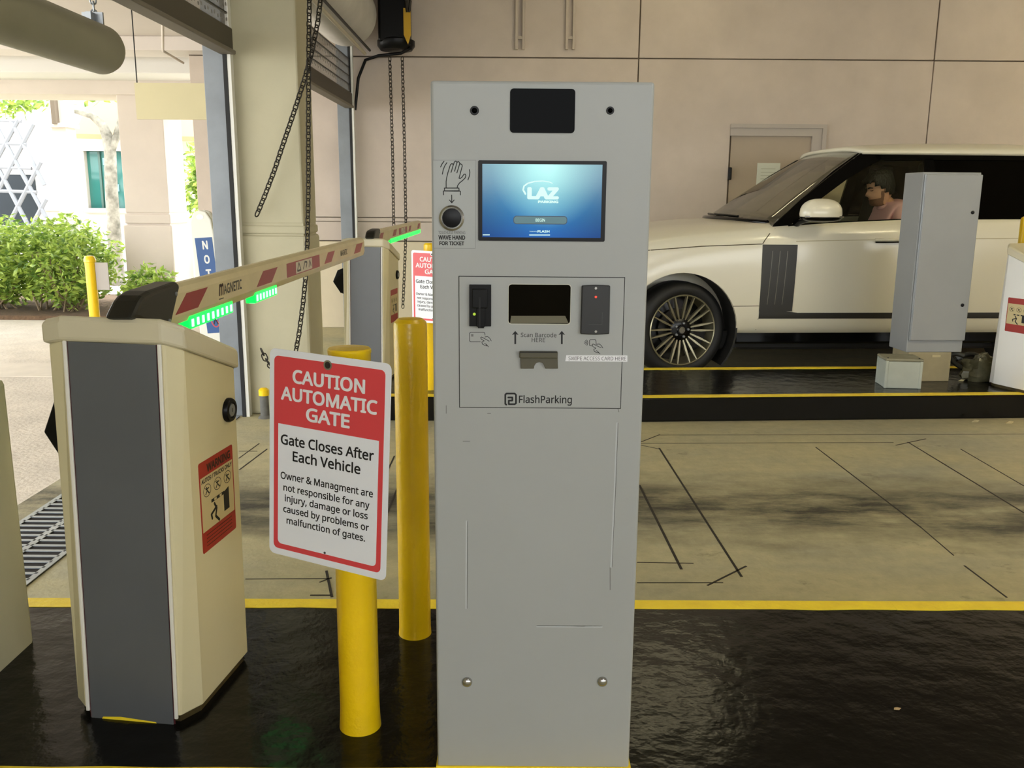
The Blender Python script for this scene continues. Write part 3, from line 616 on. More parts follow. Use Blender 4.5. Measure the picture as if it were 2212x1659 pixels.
    hs = MB(); hs.add([(-0.06, 0.57, 0), (0.05, 0.57, 0), (0.05, 0.78, 0), (-0.06, 0.78, 0), (-0.05, 0.59, .07), (0.04, 0.59, .07), (0.03, 0.665, .125), (-0.04, 0.665, .125), (0.03, .745, .09), (-.04, .745, .09)],
                      [(0, 1, 5, 4), (4, 5, 6, 7), (7, 6, 8, 9), (9, 8, 2, 3), (1, 2, 8, 6, 5), (0, 4, 7, 9, 3)], BF)
    hs.build('crank_housing', black_m, t, bevel=0.004)
    MB().lathe([(0.006, 0), (0.006, 0.004), (0.001, 0.005)], 10, BF @ Matrix.Translation((0.0, 0.725, 0.10))).build('screw', steel_m, t)
    # arm flange
    zc = 0.975; aw = 0.024
    AF = T @ frame((xa, 0, zc), (0, 1, 0), (0, 0, 1), (1, 0, 0))      # u along the arm, v up, n to the side
    fl = MB().prism([(-0.190, 0.002), (-0.150, -0.006), (-0.02, -0.050), (0.02, -0.062), (0.115, 0.048), (0.095, 0.058), (-0.075, 0.052), (-0.115, 0.046), (-0.138, 0.036)], -0.034, 0.032, AF).build('arm_flange', mat('flange_black', '#17160f', 0.45), t, bevel=0.012, seg=3)
    for u, v in ((0.075, 0.03), (0.02, -0.03)): MB().lathe([(0.005, 0), (0.005, 0.003), (0.001, 0.004)], 10, AF @ Matrix.Translation((u, v, 0.032))).build('screw', galv_m, fl)
    # arm: tall profile with a rounded top
    prof = [(-0.018, -0.052), (0.016, -0.052), (0.022, -0.036), (aw, -0.030), (aw, 0.026), (0.018, 0.040), (0.006, 0.048), (-0.010, 0.048), (-0.022, 0.040), (-aw, 0.026), (-aw, -0.036)]
    AL = T @ frame((xa, 0.0, zc), (1, 0, 0), (0, 0, 1), (0, -1, 0))
    arm = MB().prism([(p[0], p[1]) for p in prof], -arm_len, 0, AL).build('arm', arm_m, t, bevel=0.003)
    A2 = AF @ Matrix.Translation((0, 0, aw))
    def par(y0, y1, sl=0.085, m=armred_m, name='red_stripe', v0=-0.024, v1=0.022):
        MB().prism([(y0, v0), (y1 - sl, v0), (y1, v1), (y0 + sl, v1)], 0, 0.0006, A2).build(name, m, arm)
    par(0.083, 0.33); par(0.80, 1.07); par(1.87, 2.11); par(2.62, 2.90)
    MB().prism([(1.20, -0.028), (1.77, -0.028), (1.77, 0.024), (1.20, 0.024)], 0, 0.0006, A2).build('pictogram_label', armred_m, arm)
    MB().prism([(1.34, -0.024), (1.62, -0.024), (1.62, 0.020), (1.34, 0.020)], 0.0006, 0.0009, A2).build('pictogram_field', mat('label_white', '#c9c3ae', 0.4), arm)
    for L in [[(1.36, -.015), (1.39, .015), (1.42, -.015), (1.36, -.015)], [(1.46, -.015), (1.49, .012), (1.53, .008), (1.51, -.012)], [(1.56, -.015), (1.58, .012), (1.60, -.012)]]: MB().strokes([L], 0.007, A2 @ Matrix.Translation((0, 0, .0009)), joint=0).build('pictogram', greyink_m, arm)
    if text:
        lettering('lettering', 'AGNETIC', A2, 0.552, 0.002, 0.175, 0.030, greyink_m, arm, 0.02)
        lettering('lettering', 'm', A2, 0.442, 0.004, 0.045, 0.034, mat('brown_ink', '#2c120a', 0.6), arm, 0.03, shear=0.3)
        MB().strokes([[(0.42, -0.022), (0.46, -0.022)]], 0.003, A2, joint=0).build('underline', greyink_m, arm)
        lettering('lettering', 'MAGNETIC', A2, 2.34, 0.0, 0.18, 0.028, greyink_m, arm, 0.02)
    MB().box(aw - 0.0265 - aw, 0.0, 0.72, 0.80, -0.054, -0.040, T @ Matrix.Translation((xa, 0, zc))).build('hinge_plate', mat('worn_brown', '#4e4630', 0.7), arm)
    # light strips under the arm
    for s0, s1, cnt in ((0.185, 0.55, 9), (0.79, 1.06, 7), (2.35, 2.94, 14)) if lit == 'all' else ((0.185, 0.55, 9), (0.79, 1.06, 7)) if lit == 'near' else ((0.70, 2.94, 30),):
        Lf = T @ Matrix.Translation((xa, 0, zc))
        sb = MB().box(-0.012, 0.0215, s0, s1, -0.076, -0.040, Lf).build('light_strip', ledglow, arm, bevel=0.003)
        stp = (s1 - s0) / cnt
        for q in range(cnt):
            yq = s0 + (q + 0.5) * stp
            MB().box(0.0215, 0.0232, yq - stp * .17, yq + stp * .17, -0.070, -0.050, Lf).build('led', ledm, sb)
            if rel == 0 and cy < 3: MB().box(-0.004, 0.014, yq - stp * .17, yq + stp * .17, -0.0775, -0.076, Lf).build('led', ledm, sb)
    return t
green = led_mat('led_green', '#b4fff0', 2.2); greenglow = led_mat('led_green_lens', '#00e034', 4.0)
redl = mat('led_red_bright', '#300505', 0.3, emit='#ff5a50', estr=8.0); redglow = mat('led_red_lens', '#300505', 0.3, emit='#f01830', estr=4.0)
G1 = gate('near cream barrier gate with charcoal front and glowing green arm, left of the signs', -0.886, 2.122, 0.0, green, greenglow, lit='near')
G2 = gate('far cream barrier gate with charcoal front standing on the far island', -0.985, 6.22, 0.0, greenglow, greenglow, lit='far', text=False)
white_en = mat('white_enamel', '#ecebe6', 0.4)
G3 = gate('white barrier gate cabinet cut off by the right edge of the photo', 3.505, 5.94, R(208), redl, redglow, lit='far', body=white_en, text=False, xa=-0.11)

# ================================================================== SHUTTERS, PIPE, CHAINS
slat_m = mat('pale_slat', '#c9c6c4', 0.4)
def perforated():
    m = bpy.data.materials.new('perforated_slat'); m.use_nodes = True; n = m.node_tree.nodes; l = m.node_tree.links; b = n['Principled BSDF']
    b.inputs['Base Color'].default_value = (*hexc('#8f8c88'), 1); b.inputs['Roughness'].default_value = 0.4
    tc = n.new('ShaderNodeTexCoord'); sp = n.new('ShaderNodeSeparateXYZ'); l.new(tc.outputs['Object'], sp.inputs[0])
    def saw(out, per):
        d = n.new('ShaderNodeMath'); d.operation = 'PINGPONG'; d.inputs[1].default_value = per / 2; l.new(out, d.inputs[0]); return d.outputs[0]
    y = saw(sp.outputs['Y'], 0.11); z = saw(sp.outputs['Z'], 0.084)
    dd = n.new('ShaderNodeCombineXYZ'); l.new(y, dd.inputs[0]); l.new(z, dd.inputs[1])
    ln = n.new('ShaderNodeVectorMath'); ln.operation = 'LENGTH'; l.new(dd.outputs[0], ln.inputs[0])
    lt = n.new('ShaderNodeMath'); lt.operation = 'LESS_THAN'; lt.inputs[1].default_value = 0.011; l.new(ln.outputs['Value'], lt.inputs[0])
    tr = n.new('ShaderNodeBsdfTransparent'); mx = n.new('ShaderNodeMixShader'); mx2 = n.new('ShaderNodeMixShader'); mx2.inputs[0].default_value = 0.55
    l.new(b.outputs[0], mx2.inputs[1]); l.new(tr.outputs[0], mx2.inputs[2])
    dk = n.new('ShaderNodeBsdfDiffuse'); dk.inputs[0].default_value = (*hexc('#8a8886'), 1)
    l.new(lt.outputs[0], mx.inputs[0]); l.new(mx2.outputs[0], mx.inputs[1]); l.new(dk.outputs[0], mx.inputs[2])
    l.new(mx.outputs[0], n['Material Output'].inputs[0]); return m
perf_m = perforated()
def shutter(label, y0, y1, zb, x, gx, ns=9):
    t = thing('roller_shutter', label, 'roller shutter', (x, (y0 + y1) / 2, zb), 0, 'raised roller shutters')
    MB().box(x - 0.035, x + 0.03, y0, y1, zb, zb + 0.13).build('bottom_bar', mat('shutter_bar_brown', '#3a3325', 0.5), t, bevel=0.008)
    MB().box(x - 0.05, x + 0.045, y0, y1, zb - 0.02, zb + 0.004).build('bottom_seal', mat('seal_grey', '#6d665b', 0.6), t, bevel=0.006)
    z = zb + 0.135
    for i in range(ns):
        MB().box(x - 0.008, x + 0.008, y0 + .01, y1 - .01, z, z + 0.074).build('slat', perf_m, t)
        mb = MB(); mb.tube([(x, y0 + .01, z + 0.079), (x, y1 - .01, z + 0.079)], 0.008, 6); mb.build('slat_joint', dark_m, t)
        z += 0.084
    # guide channel at the far jamb
    MB().box(gx - 0.125, gx, y1 + 0.005, y1 + 0.045, 0, 2.94).build('guide_channel', mat('guide_grey', '#72777b', 0.45, metal=0.2, var=0.12, vscale=4), t, bevel=0.004)
    MB().box(gx + 0.002, gx + 0.026, y1 - 0.02, y1 + 0.03, 0, 2.94).build('guide_slot', gap_m, t)
    MB().box(gx + 0.027, gx + 0.048, y1 - 0.015, y1 + 0.04, 0, 2.94).build('guide_edge', mat('guide_pale', '#d4d3cb', 0.4), t)
    return t
shutter('raised roller shutter over the near opening at the top left', 2.42, 5.64, 2.26, -1.72, -1.755)
s2 = shutter('raised roller shutter over the far opening beside the back wall', 6.15, 9.58, 2.33, -1.70, -1.705, 4)
# coil of the far shutter with its hood, bracket and chain hoist
coil = thing('shutter_coil', 'white rolled shutter coil high up behind the cream pier', 'shutter coil', (-1.68, 7.9, 3.22))
mb = MB(); mb.lathe([(0.30, 0), (0.30, 3.1)], 40, frame((-1.66, 6.2, 3.17), (1, 0, 0), (0, 0, -1), (0, 1, 0))); mb.build('drum', mat('coil_white', '#c6c3bd', 0.5, var=0.08, vscale=4), coil, smooth=30)
MB().box(-1.50, -1.48, 8.2, 8.45, 2.97, 3.12).build('tape_patch', mat('tape_grey', '#6e6d6c', 0.6), coil)
mb = MB(); mb.tube([(-1.52, 6.2, 2.87), (-1.50, 9.4, 2.82)], 0.018, 8); mb.build('hood_edge', mat('hood_pale', '#c0b8a6', 0.5), coil)
mb = MB(); mb.tube([(-1.47, 6.2, 2.90), (-1.45, 9.4, 2.85)], 0.012, 8); mb.build('cable', dark_m, coil)
ho = thing('chain_hoist', 'black shutter motor with a yellow lever hanging at the top of the wall corner', 'chain hoist', (-1.2, 9.5, 2.85))
MB().box(-1.36, -1.06, 9.36, 9.70, 2.93, 4.1).build('motor_housing', black_m, ho, bevel=0.03, seg=3)
MB().lathe([(0.16, 0), (0.19, 0.04), (0.19, 0.09), (0.14, 0.12)], 32, frame((-1.20, 9.36, 2.95), (1, 0, 0), (0, 1, 0), (0, 0, 1)) @ Matrix.Translation((0, 0.16, -0.08))).build('chain_wheel_cover', black_m, ho, smooth=40)
MB().prism([(-1.10, 2.99), (-1.06, 2.90), (-1.03, 2.99), (-1.03, 3.24), (-1.10, 3.24)], -9.355, -9.335, frame((0, 0, 0), (1, 0, 0), (0, 0, 1), (0, -1, 0))).build('lever', mat('lever_yellow', '#c49a10', 0.5), ho)
mb = MB(); mb.tube([(-1.045, 9.34, 3.20), (-1.03, 9.33, 3.30), (-1.05, 9.33, 3.38), (-1.075, 9.33, 3.30), (-1.06, 9.33, 3.2)], 0.014, 8); mb.build('hook', chain_m, ho)
mb = MB(); mb.tube([(-1.66, 9.66, 2.3), (-1.62, 9.68, 2.62), (-1.54, 9.68, 2.80), (-1.40, 9.66, 2.84), (-1.15, 9.5, 2.84), (-1.04, 9.42, 2.88)], 0.016, 8); mb.build('hose', black_m, ho, smooth=60)
# wall channels
for x in (1123, 1231):
    a = ay(x, 108, WY)
    t = thing('strut_channel', 'pair of %s steel channels on the wall above the kiosk' % ('left hand' if x < 1200 else 'right hand'), 'channel', (a.x, WY, a.z))
    for s in (-1, 1):
        MB().box(a.x + s * 0.036 - 0.014, a.x + s * 0.036 + 0.014, WY - 0.045, WY - 0.0005, a.z, 4.19).build('channel', mat('strut_beige', '#b3a695', 0.5), t, bevel=0.003)
    for q in range(3): MB().box(a.x - 0.05, a.x + 0.05, WY - 0.04, WY - 0.02, a.z + 0.10 + 0.4 * q, a.z + 0.13 + 0.4 * q).build('cross_clip', mat('strut_beige', '#b3a695', 0.5), t)
# clearance pipe on chain
pe = Vector((-1.83, 4.20, 2.035))
pp = thing('clearance_pipe', 'grey-green clearance pipe hanging on a chain at the top left', 'pipe', pe)
pr_ = 0.105
mb = MB(); mb.lathe([(0.002, 0.0), (pr_ * .6, 0.004), (pr_ * .9, 0.018), (pr_, 0.05), (pr_, 1.75)], 40, frame(pe, (1, 0, 0), (0, 0, 1), (0, -1, 0))); mb.build('pipe', mat('pipe_olive', '#85836f', 0.5, var=0.05, vscale=3), pp, smooth=50)
lug = MB(); lug.box(pe.x - 0.012, pe.x + 0.012, 4.05, 4.15, pe.z + pr_ - 0.005, pe.z + pr_ + 0.035); lug.box(pe.x - 0.045, pe.x + 0.045, 4.09, 4.102, pe.z + pr_ - 0.01, pe.z + pr_ + 0.04); lug.build('lug', galv_m, pp)
# chain links
def link_mesh(name, L, Wd, r):
    mb = MB(); pts = []
    for i in range(6):
        a = R(-90 + 180 * i / 5); pts.append(((L / 2 - Wd / 2) + Wd / 2 * math.cos(a), Wd / 2 * math.sin(a), 0))
    for i in range(6):
        a = R(90 + 180 * i / 5); pts.append((-(L / 2 - Wd / 2) + Wd / 2 * math.cos(a), Wd / 2 * math.sin(a), 0))
    mb.tube(pts, r, 5, closed=True); return mb.mesh(name, chain_m, 60)
def chain(label, path, pitch, L, Wd, r, name='hanging_chain', mname='link', root=None, m=None):
    P = [Vector(p) for p in path]
    t = root if root else thing(name, label, 'chain', P[-1])
    me = link_mesh(mname, L, Wd, r)
    if m: me.materials.clear(); me.materials.append(m)
    d = 0.0; i = 0; seglen = [(P[j + 1] - P[j]).length for j in range(len(P) - 1)]; tot = sum(seglen); c = 0
    while d < tot:
        q = d; j = 0
        while j < len(seglen) - 1 and q > seglen[j]: q -= seglen[j]; j += 1
        tdir = (P[j + 1] - P[j]).normalized(); pos = P[j] + tdir * q
        side = tdir.cross(Vector((0, 1, 0))); side = side.normalized() if side.length > .1 else Vector((1, 0, 0))
        nn = tdir.cross(side)
        if c % 2: side, nn = nn, -side
        # links hang slightly twisted
        tw = R(28); s2_ = side * math.cos(tw) + nn * math.sin(tw); n2_ = tdir.cross(s2_)
        Mx = Matrix(((tdir.x, s2_.x, n2_.x, pos.x), (tdir.y, s2_.y, n2_.y, pos.y), (tdir.z, s2_.z, n2_.z, pos.z), (0, 0, 0, 1)))
        o = bpy.data.objects.new(mname, me); COL.objects.link(o); o.parent = t; o.matrix_parent_inverse = WM[t.name].inverted(); o.matrix_basis = Mx
        d += pitch; c += 1
    return t
chain('', [(pe.x, 4.11, pe.z + pr_ + 0.03), (pe.x, 4.11, 2.94)], 0.034, 0.046, 0.022, 0.0042, root=pp, m=galv_m)
def pts(L, Y): return [ay(x, y, Y) for x, y in L]
CY = 5.62
chain('dark hoist chain hanging straight in front of the cream pier', pts([(669, -60), (667, 100), (666, 250), (666, 400), (664, 520), (660, 600), (654, 660), (646, 720), (638, 765), (622, 795), (602, 802), (584, 790), (572, 772), (563, 752)], CY), 0.036, 0.052, 0.031, 0.0042)
chain('dark hoist chain slung slantwise to the shutter guide', pts([(700, -60), (686, 50), (672, 120), (655, 180), (634, 245), (612, 310), (592, 370), (571, 425), (553, 468)], CY), 0.036, 0.052, 0.031, 0.0042)
chain('left one of the two thin chains hanging on the back wall', pts([(842, 128), (848, 330), (851, 520)], 9.52), 0.036, 0.050, 0.032, 0.0042)
chain('right one of the two thin chains hanging on the back wall', pts([(869, 128), (874, 330), (877, 500), (873, 600), (870, 668)], 9.52), 0.036, 0.050, 0.032, 0.0042)
# capped pipe stub at the pier foot
stb = thing('pipe_stub', 'small grey pipe stub with a yellow cap at the pier foot', 'pipe stub', (-1.58, 5.55, 0))
MB().lathe([(0.045, 0), (0.04, 0.01), (0.028, 0.02), (0.028, 0.15)], 20, Matrix.Translation((-1.60, 5.60, 0))).build('pipe', mat('pipe_grey', '#5e5d58', 0.7, var=0.2, vscale=20), stb, smooth=40)
MB().lathe([(0.033, 0), (0.033, 0.035), (0.02, 0.048), (0.001, 0.05)], 20, Matrix.Translation((-1.60, 5.60, 0.15))).build('cap', yellow_m, stb, smooth=40)

# ================================================================== TRENCH DRAIN
gr = thing('trench_grate', 'slotted steel trench grate in the driveway behind the near gate', 'drain grate', (-1.96, 4.0, 0.0))
MB().box(-2.15, -1.77, 2.62, 5.62, -0.0005, 0.0025).build('trench_bed', mat('trench_dark', '#120c0a', 0.95), gr)
gcol = mat('grate_steel', '#9aa0a6', 0.35, metal=0.5, var=0.15, vscale=9)
for x0, x1 in ((-2.15, -2.125), (-1.795, -1.77), (-1.975, -1.945)):
    MB().box(x0, x1, 2.62, 5.62, 0.0035, 0.0065).build('rail', gcol, gr)
bm_ = MB().box(-0.085, 0.085, -0.009, 0.009, 0, 0.003).mesh('bar', gcol)
for i in range(54):
    for cxx in (-2.05, -1.87):
        o = bpy.data.objects.new('bar', bm_); COL.objects.link(o); o.parent = gr; o.matrix_parent_inverse = WM[gr.name].inverted()
        o.matrix_basis = Matrix.Translation((cxx, 2.64 + i * 0.055, 0.0035))

# ================================================================== WHITE CAR
CO = Vector((1.37, 6.98, 0)); CT = Matrix.Translation(CO) @ Matrix.Rotation(R(4), 4, 'Z')     # local: x to the rear, y across (near flank = 0), z up
paint = mat('pearl_white_paint', '#e0dac4', 0.34, coat=0.6)
cblack = mat('car_gloss_black', '#070707', 0.12, spec=0.2)
ctrim = mat('car_dark_trim', '#2a2823', 0.45)
crub = mat('rubber', '#0e0e0d', 0.6, bump=0.05, bscale=80)
cint = mat('car_interior', '#15130f', 0.7)
glass_front = glassmat('tinted_glass', (0.94, 0.95, 0.87), 0.0); glass_ws = glassmat('windscreen_glass', (0.93, 0.95, 0.88), 0.7); glass_dark = glassmat('privacy_glass', (0.03, 0.03, 0.027), 0.0)
car = thing('car', 'pearl white sport utility car with a driver waiting behind the far island', 'car', CO, R(4))
def itp(x, T):
    if x <= T[0][0]: return T[0][1]
    for (a, va), (b, vb) in zip(T, T[1:]):
        if x <= b:
            q = (x - a) / (b - a); return va + (vb - va) * q
    return T[-1][1]
wT = [(-.92, .74), (-.86, .84), (-.75, .90), (-.6, .945), (-.3, .985), (0, .997), (.6, 1.0), (3.2, 1.0), (3.8, .975), (4.06, .90), (4.12, .85)]
sT = [(-.92, .86), (-.86, .93), (-.6, 1.03), (-.3, 1.088), (0, 1.133), (.3, 1.168), (.66, 1.205), (1.0, 1.228), (1.7, 1.262), (2.6, 1.272), (4.12, 1.28)]
cT = [(-.92, .90), (-.86, .99), (-.6, 1.115), (-.3, 1.172), (0, 1.21), (.3, 1.238), (.6, 1.25), (.72, 1.25)]
def section(x):
    w = itp(x, wT); s_ = itp(x, sT); c_ = itp(x, cT); zb = itp(x, [(-.92, .42), (-.6, .33), (-.3, .30), (3.6, .30), (4.12, .42)])
    L = [(0, zb), (.86 * w, zb), (.945 * w, .375), (.958 * w, .388), (.985 * w, .43), (1.0 * w, .50), (1.006 * w, .62), (1.008 * w, .75), (1.004 * w, .90), (.996 * w, s_ - .16), (.988 * w, s_ - .10), (.968 * w, s_ - .04), (.948 * w, s_ - .012), (.925 * w, s_)]
    if x < 0.71: L += [(.86 * w, s_ + .026), (.70 * w, c_ - .018), (.45 * w, c_ - .004), (0, c_)]
    else: L += [(.905 * w, s_ - .006), (.89 * w, .95), (.88 * w, .62), (0, .60)]
    return L
xs_ = [-.92, -.90, -.86, -.80, -.75, -.68, -.6, -.5, -.4, -.3, -.2, -.1, 0, .1, .2, .3, .4, .5, .6, .66, .705, .715] + [.8 + .15 * i for i in range(21)] + [3.92, 4.0, 4.06, 4.10, 4.12]
vs = []; fs = []
rows = []
for x in xs_:
    L = section(x); ring = [(x, 1 - a, z) for a, z in L] + [(x, 1 + a, z) for a, z in L[-2:0:-1]]
    rows.append(len(vs)); vs += ring; nr = len(ring)
for i in range(len(xs_) - 1):
    for q in range(nr): q2 = (q + 1) % nr; fs.append((rows[i] + q, rows[i] + q2, rows[i + 1] + q2, rows[i + 1] + q))
fs.append(tuple(range(nr))[::-1]); fs.append(tuple(rows[-1] + q for q in range(nr)))
fs = [f[::-1] for f in fs]
body = MB().add(vs, fs, CT).build('body', paint, car)
def flank(x, z):                                   # local y of the near flank
    L = section(max(x, .72) if x > .7 else x)[3:14]
    for (a, za), (b, zb2) in zip(L, L[1:]):
        if za <= z <= zb2: return 1 - (a + (b - a) * (z - za) / (zb2 - za))
    return 0.0
# wheel arches cut through the flanks
def cut_body(o, cutters):
    for c in cutters:
        m = o.modifiers.new('cut', 'BOOLEAN'); m.operation = 'DIFFERENCE'; m.solver = 'EXACT'; m.object = c
    dg = bpy.context.evaluated_depsgraph_get(); me = bpy.data.meshes.new_from_object(o.evaluated_get(dg))
    o.modifiers.clear(); o.data = me
    for c in cutters: bpy.data.objects.remove(c)
    me.polygons.foreach_set('use_smooth', [True] * len(me.polygons)); me.set_sharp_from_angle(angle=R(32))
ARX, ARZ, ARR = -0.035, 0.395, 0.452
cuts = []
for wx in (ARX, 3.12):
    for y0, y1 in ((-0.2, 0.36), (1.64, 2.2)):
        cuts.append(MB().prism([(wx + ARR * math.cos(2 * math.pi * i / 48), ARZ + ARR * math.sin(2 * math.pi * i / 48)) for i in range(48)], -y0, -y1, CT @ frame((0, 0, 0), (1, 0, 0), (0, 0, 1), (0, -1, 0))).build('cutter', paint))
bpy.context.view_layer.update()
cut_body(body, cuts)
for wx in (ARX, 3.12):
    for y0, y1 in ((0.03, 0.37), (1.63, 1.97)):
        mb = MB(); k2 = 32; vv = []; ff = []
        for i in range(k2 + 1):
            a = R(-40 + 260 * i / k2)
            for rr in (ARR - .004, ARR + .012):
                for yy in (y0, y1): vv.append((wx + rr * math.cos(a), yy, ARZ + rr * math.sin(a)))
        for i in range(k2):
            o4 = i * 4
            for q, q2 in ((0, 1), (1, 3), (3, 2), (2, 0)): ff.append((o4 + q, o4 + q2, o4 + 4 + q2, o4 + 4 + q))
        mb.add(vv, ff, CT); mb.build('arch_liner', cint, car)
MB().box(-.55, 3.75, .22, 1.78, .20, .36, CT).build('underbody', cint, car, bevel=0.02)
MB().box(.42, 2.66, .07, .16, .27, .385, CT).build('side_step', cblack, car, bevel=0.02)
# ---- ink-thin panel gaps that follow the flank
def flankline(P, w, m, name, lift=0.0012):
    mb = MB(); dense = []
    for (a, b) in zip(P, P[1:]):
        k3 = max(1, int(math.dist(a, b) / 0.05))
        for i in range(k3): dense.append((a[0] + (b[0] - a[0]) * i / k3, a[1] + (b[1] - a[1]) * i / k3))
    dense.append(P[-1]); vv = []; ff = []
    for i, p in enumerate(dense):
        q0 = dense[max(0, i - 1)]; q1 = dense[min(len(dense) - 1, i + 1)]; d = Vector((q1[0] - q0[0], q1[1] - q0[1])).normalized(); nn = Vector((-d.y, d.x)) * w / 2
        for sgn in (-1, 1):
            x, z = p[0] + nn.x * sgn, p[1] + nn.y * sgn; y = flank(x, z)
            vv += [(x, y + .004, z), (x, y - lift, z)]
    for i in range(len(dense) - 1):
        o4 = i * 4; ff += [(o4 + 1, o4 + 3, o4 + 7, o4 + 5), (o4, o4 + 1, o4 + 5, o4 + 4), (o4 + 3, o4 + 2, o4 + 6, o4 + 7)]
    mb.add(vv, ff, CT); return mb.build(name, m, car, smooth=40)
gapc = mat('panel_gap_brown', '#4d452c', 0.7)
flankline([(-.45, 1.0), (-.32, 1.018), (.1, 1.052), (.58, 1.072)], .007, gapc, 'panel_gap')
flankline([(.69, 1.195), (.64, 1.15), (.60, 1.10), (.583, 1.072)], .007, gapc, 'panel_gap')
flankline([(.583, .485), (.583, .39)], .006, gapc, 'panel_gap')
flankline([(.37, .585), (.582, .588)], .005, gapc, 'panel_gap')
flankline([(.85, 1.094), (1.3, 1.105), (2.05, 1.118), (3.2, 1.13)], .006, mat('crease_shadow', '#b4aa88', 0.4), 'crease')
flankline([(2.03, 1.255), (2.04, .9), (2.04, .54)], .006, gapc, 'panel_gap')
# ---- dark gill panel and door moulding
def flankpatch(poly_rows, m, name, lift=0.006, edge=0.01):
    vv = []; ff = []; nc = len(poly_rows[0])
    for r_ in poly_rows:
        for (x, z) in r_: vv.append((x, flank(x, z) - lift, z))
    n0 = len(vv)
    for r_ in poly_rows:
        for (x, z) in r_: vv.append((x, flank(x, z) + .01, z))
    nrw = len(poly_rows)
    for i in range(nrw - 1):
        for j in range(nc - 1):
            a = i * nc + j; ff.append((a, a + 1, a + nc + 1, a + nc))
    rim = [j for j in range(nc)] + [i * nc + nc - 1 for i in range(1, nrw)] + [(nrw - 1) * nc + j for j in range(nc - 2, -1, -1)] + [i * nc for i in range(nrw - 2, 0, -1)]
    for a, b in zip(rim, rim[1:] + rim[:1]): ff.append((b, a, a + n0, b + n0))
    return MB().add(vv, ff, CT).build(name, m, car, smooth=40)
rowsg = []
for i in range(13):
    z = .545 + (1.068 - .545) * i / 12; x0 = .584; x1 = itp(z, [(.545, .85), (1.068, .862)])
    rowsg.append([(x0 + (x1 - x0) * j / 6, z) for j in range(7)])
gill = flankpatch(rowsg, ctrim, 'gill_panel')
for x in (.655, .715, .775):
    flankline([(x - .012, .60), (x, .85), (x + .008, 1.02)], .004, mat('gill_line', '#6e6a5e', 0.3), 'gill_rib', lift=0.009)
rowsm = []
for i in range(4):
    z = .486 + .06 * i / 3; rowsm.append([(.586 + (2.66 - .586) * j / 20 if not (i == 3) else .586 + (2.66 - .586) * j / 20, z if j < 3 or i < 3 else .533) for j in range(21)])
flankpatch(rowsm, ctrim, 'door_moulding')
# ---- handle, mirror
hx, hz = 1.61, 1.108
mb = MB(); mb.tube([CT @ Vector((hx - .13 + .26 * i / 8, flank(hx, hz) - .012 - .022 * math.sin(math.pi * i / 8), hz + .004 * i / 8)) for i in range(9)], .013, 10); mb.build('door_handle', paint, car, smooth=60)
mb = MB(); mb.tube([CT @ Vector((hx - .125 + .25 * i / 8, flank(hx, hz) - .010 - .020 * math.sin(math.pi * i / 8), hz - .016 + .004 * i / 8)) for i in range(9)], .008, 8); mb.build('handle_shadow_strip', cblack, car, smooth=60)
# mirror: rounded shell, white above, black below
def ellipsoid(c, r, nu=20, nv=12, M=CT, flat=None, pw=1.0):
    vv = []; ff = []
    def sg(t): return math.copysign(abs(t) ** pw, t)
    for i in range(nv + 1):
        th = math.pi * i / nv
        for j in range(nu):
            ph = 2 * math.pi * j / nu
            p = Vector((c[0] + r[0] * sg(math.sin(th)) * sg(math.cos(ph)), c[1] + r[1] * sg(math.sin(th)) * sg(math.sin(ph)), c[2] + r[2] * sg(math.cos(th))))
            if flat: p = flat(p)
            vv.append(p)
    for i in range(nv):
        for j in range(nu):
            j2 = (j + 1) % nu; ff.append((i * nu + j, (i + 1) * nu + j, (i + 1) * nu + j2, i * nu + j2))
    return MB().add(vv, ff, M)
mcx, mcy, mcz = .965, -.15, 1.335
ellipsoid((mcx, mcy, mcz - .03), (.158, .105, .118), pw=.8, flat=lambda p: Vector((p.x, p.y, max(p.z, mcz - .048)))).build('mirror_cap', paint, car, smooth=60)
ellipsoid((mcx + .01, mcy + .01, mcz - .052), (.150, .095, .036), pw=.75).build('mirror_base', cblack, car, smooth=60)
mb = MB(); mb.tube([CT @ Vector((mcx - .15 + .3 * i / 8, mcy - .095 + .03 * abs(i - 4) / 4, mcz - .048)) for i in range(9)], .007, 8); mb.build('mirror_chrome', steel_m, car, smooth=60)
mb = MB(); mb.tube([CT @ Vector(p) for p in ((mcx - .06, mcy + .06, mcz - .06), (mcx - .09, .02, 1.25), (mcx - .10, .075, 1.225))], .028, 10); mb.build('mirror_stalk', cblack, car, smooth=60)
# ---- greenhouse
def gy(z): return 0.072 + (0.345 - 0.072) * (z - 1.22) / (1.78 - 1.22)
def ghp(P, m, name, off=0.0, th=0.006, both=True, parent=car):
    for side in ((0, 1) if both else (0,)):
        A = []; B = []
        for x, z in P:
            y = gy(z) - off; y2 = y + th
            A.append((x, y if not side else 2 - y, z)); B.append((x, y2 if not side else 2 - y2, z))
        n_ = len(P); f_ = [tuple(range(n_)), tuple(range(n_, 2 * n_))[::-1]] + [(i, n_ + i, n_ + (i + 1) % n_, (i + 1) % n_) for i in range(n_)]
        if side: f_ = [q[::-1] for q in f_]
        MB().add(A + B, f_, CT).build(name, m, parent)
def curve_(P, k_=4):
    out = []
    for i in range(len(P)):
        out.append(P[i])
    return out
ghp([(.675, 1.205), (.815, 1.215), (1.11, 1.435), (1.345, 1.59), (1.545, 1.70), (1.63, 1.735), (1.63, 1.785), (1.44, 1.785), (1.215, 1.64), (.93, 1.42)], cblack, 'pillar_front', th=.03)
ghp([(1.60, 1.735), (3.35, 1.745), (3.35, 1.79), (1.58, 1.785)], cblack, 'window_rail', th=.03)
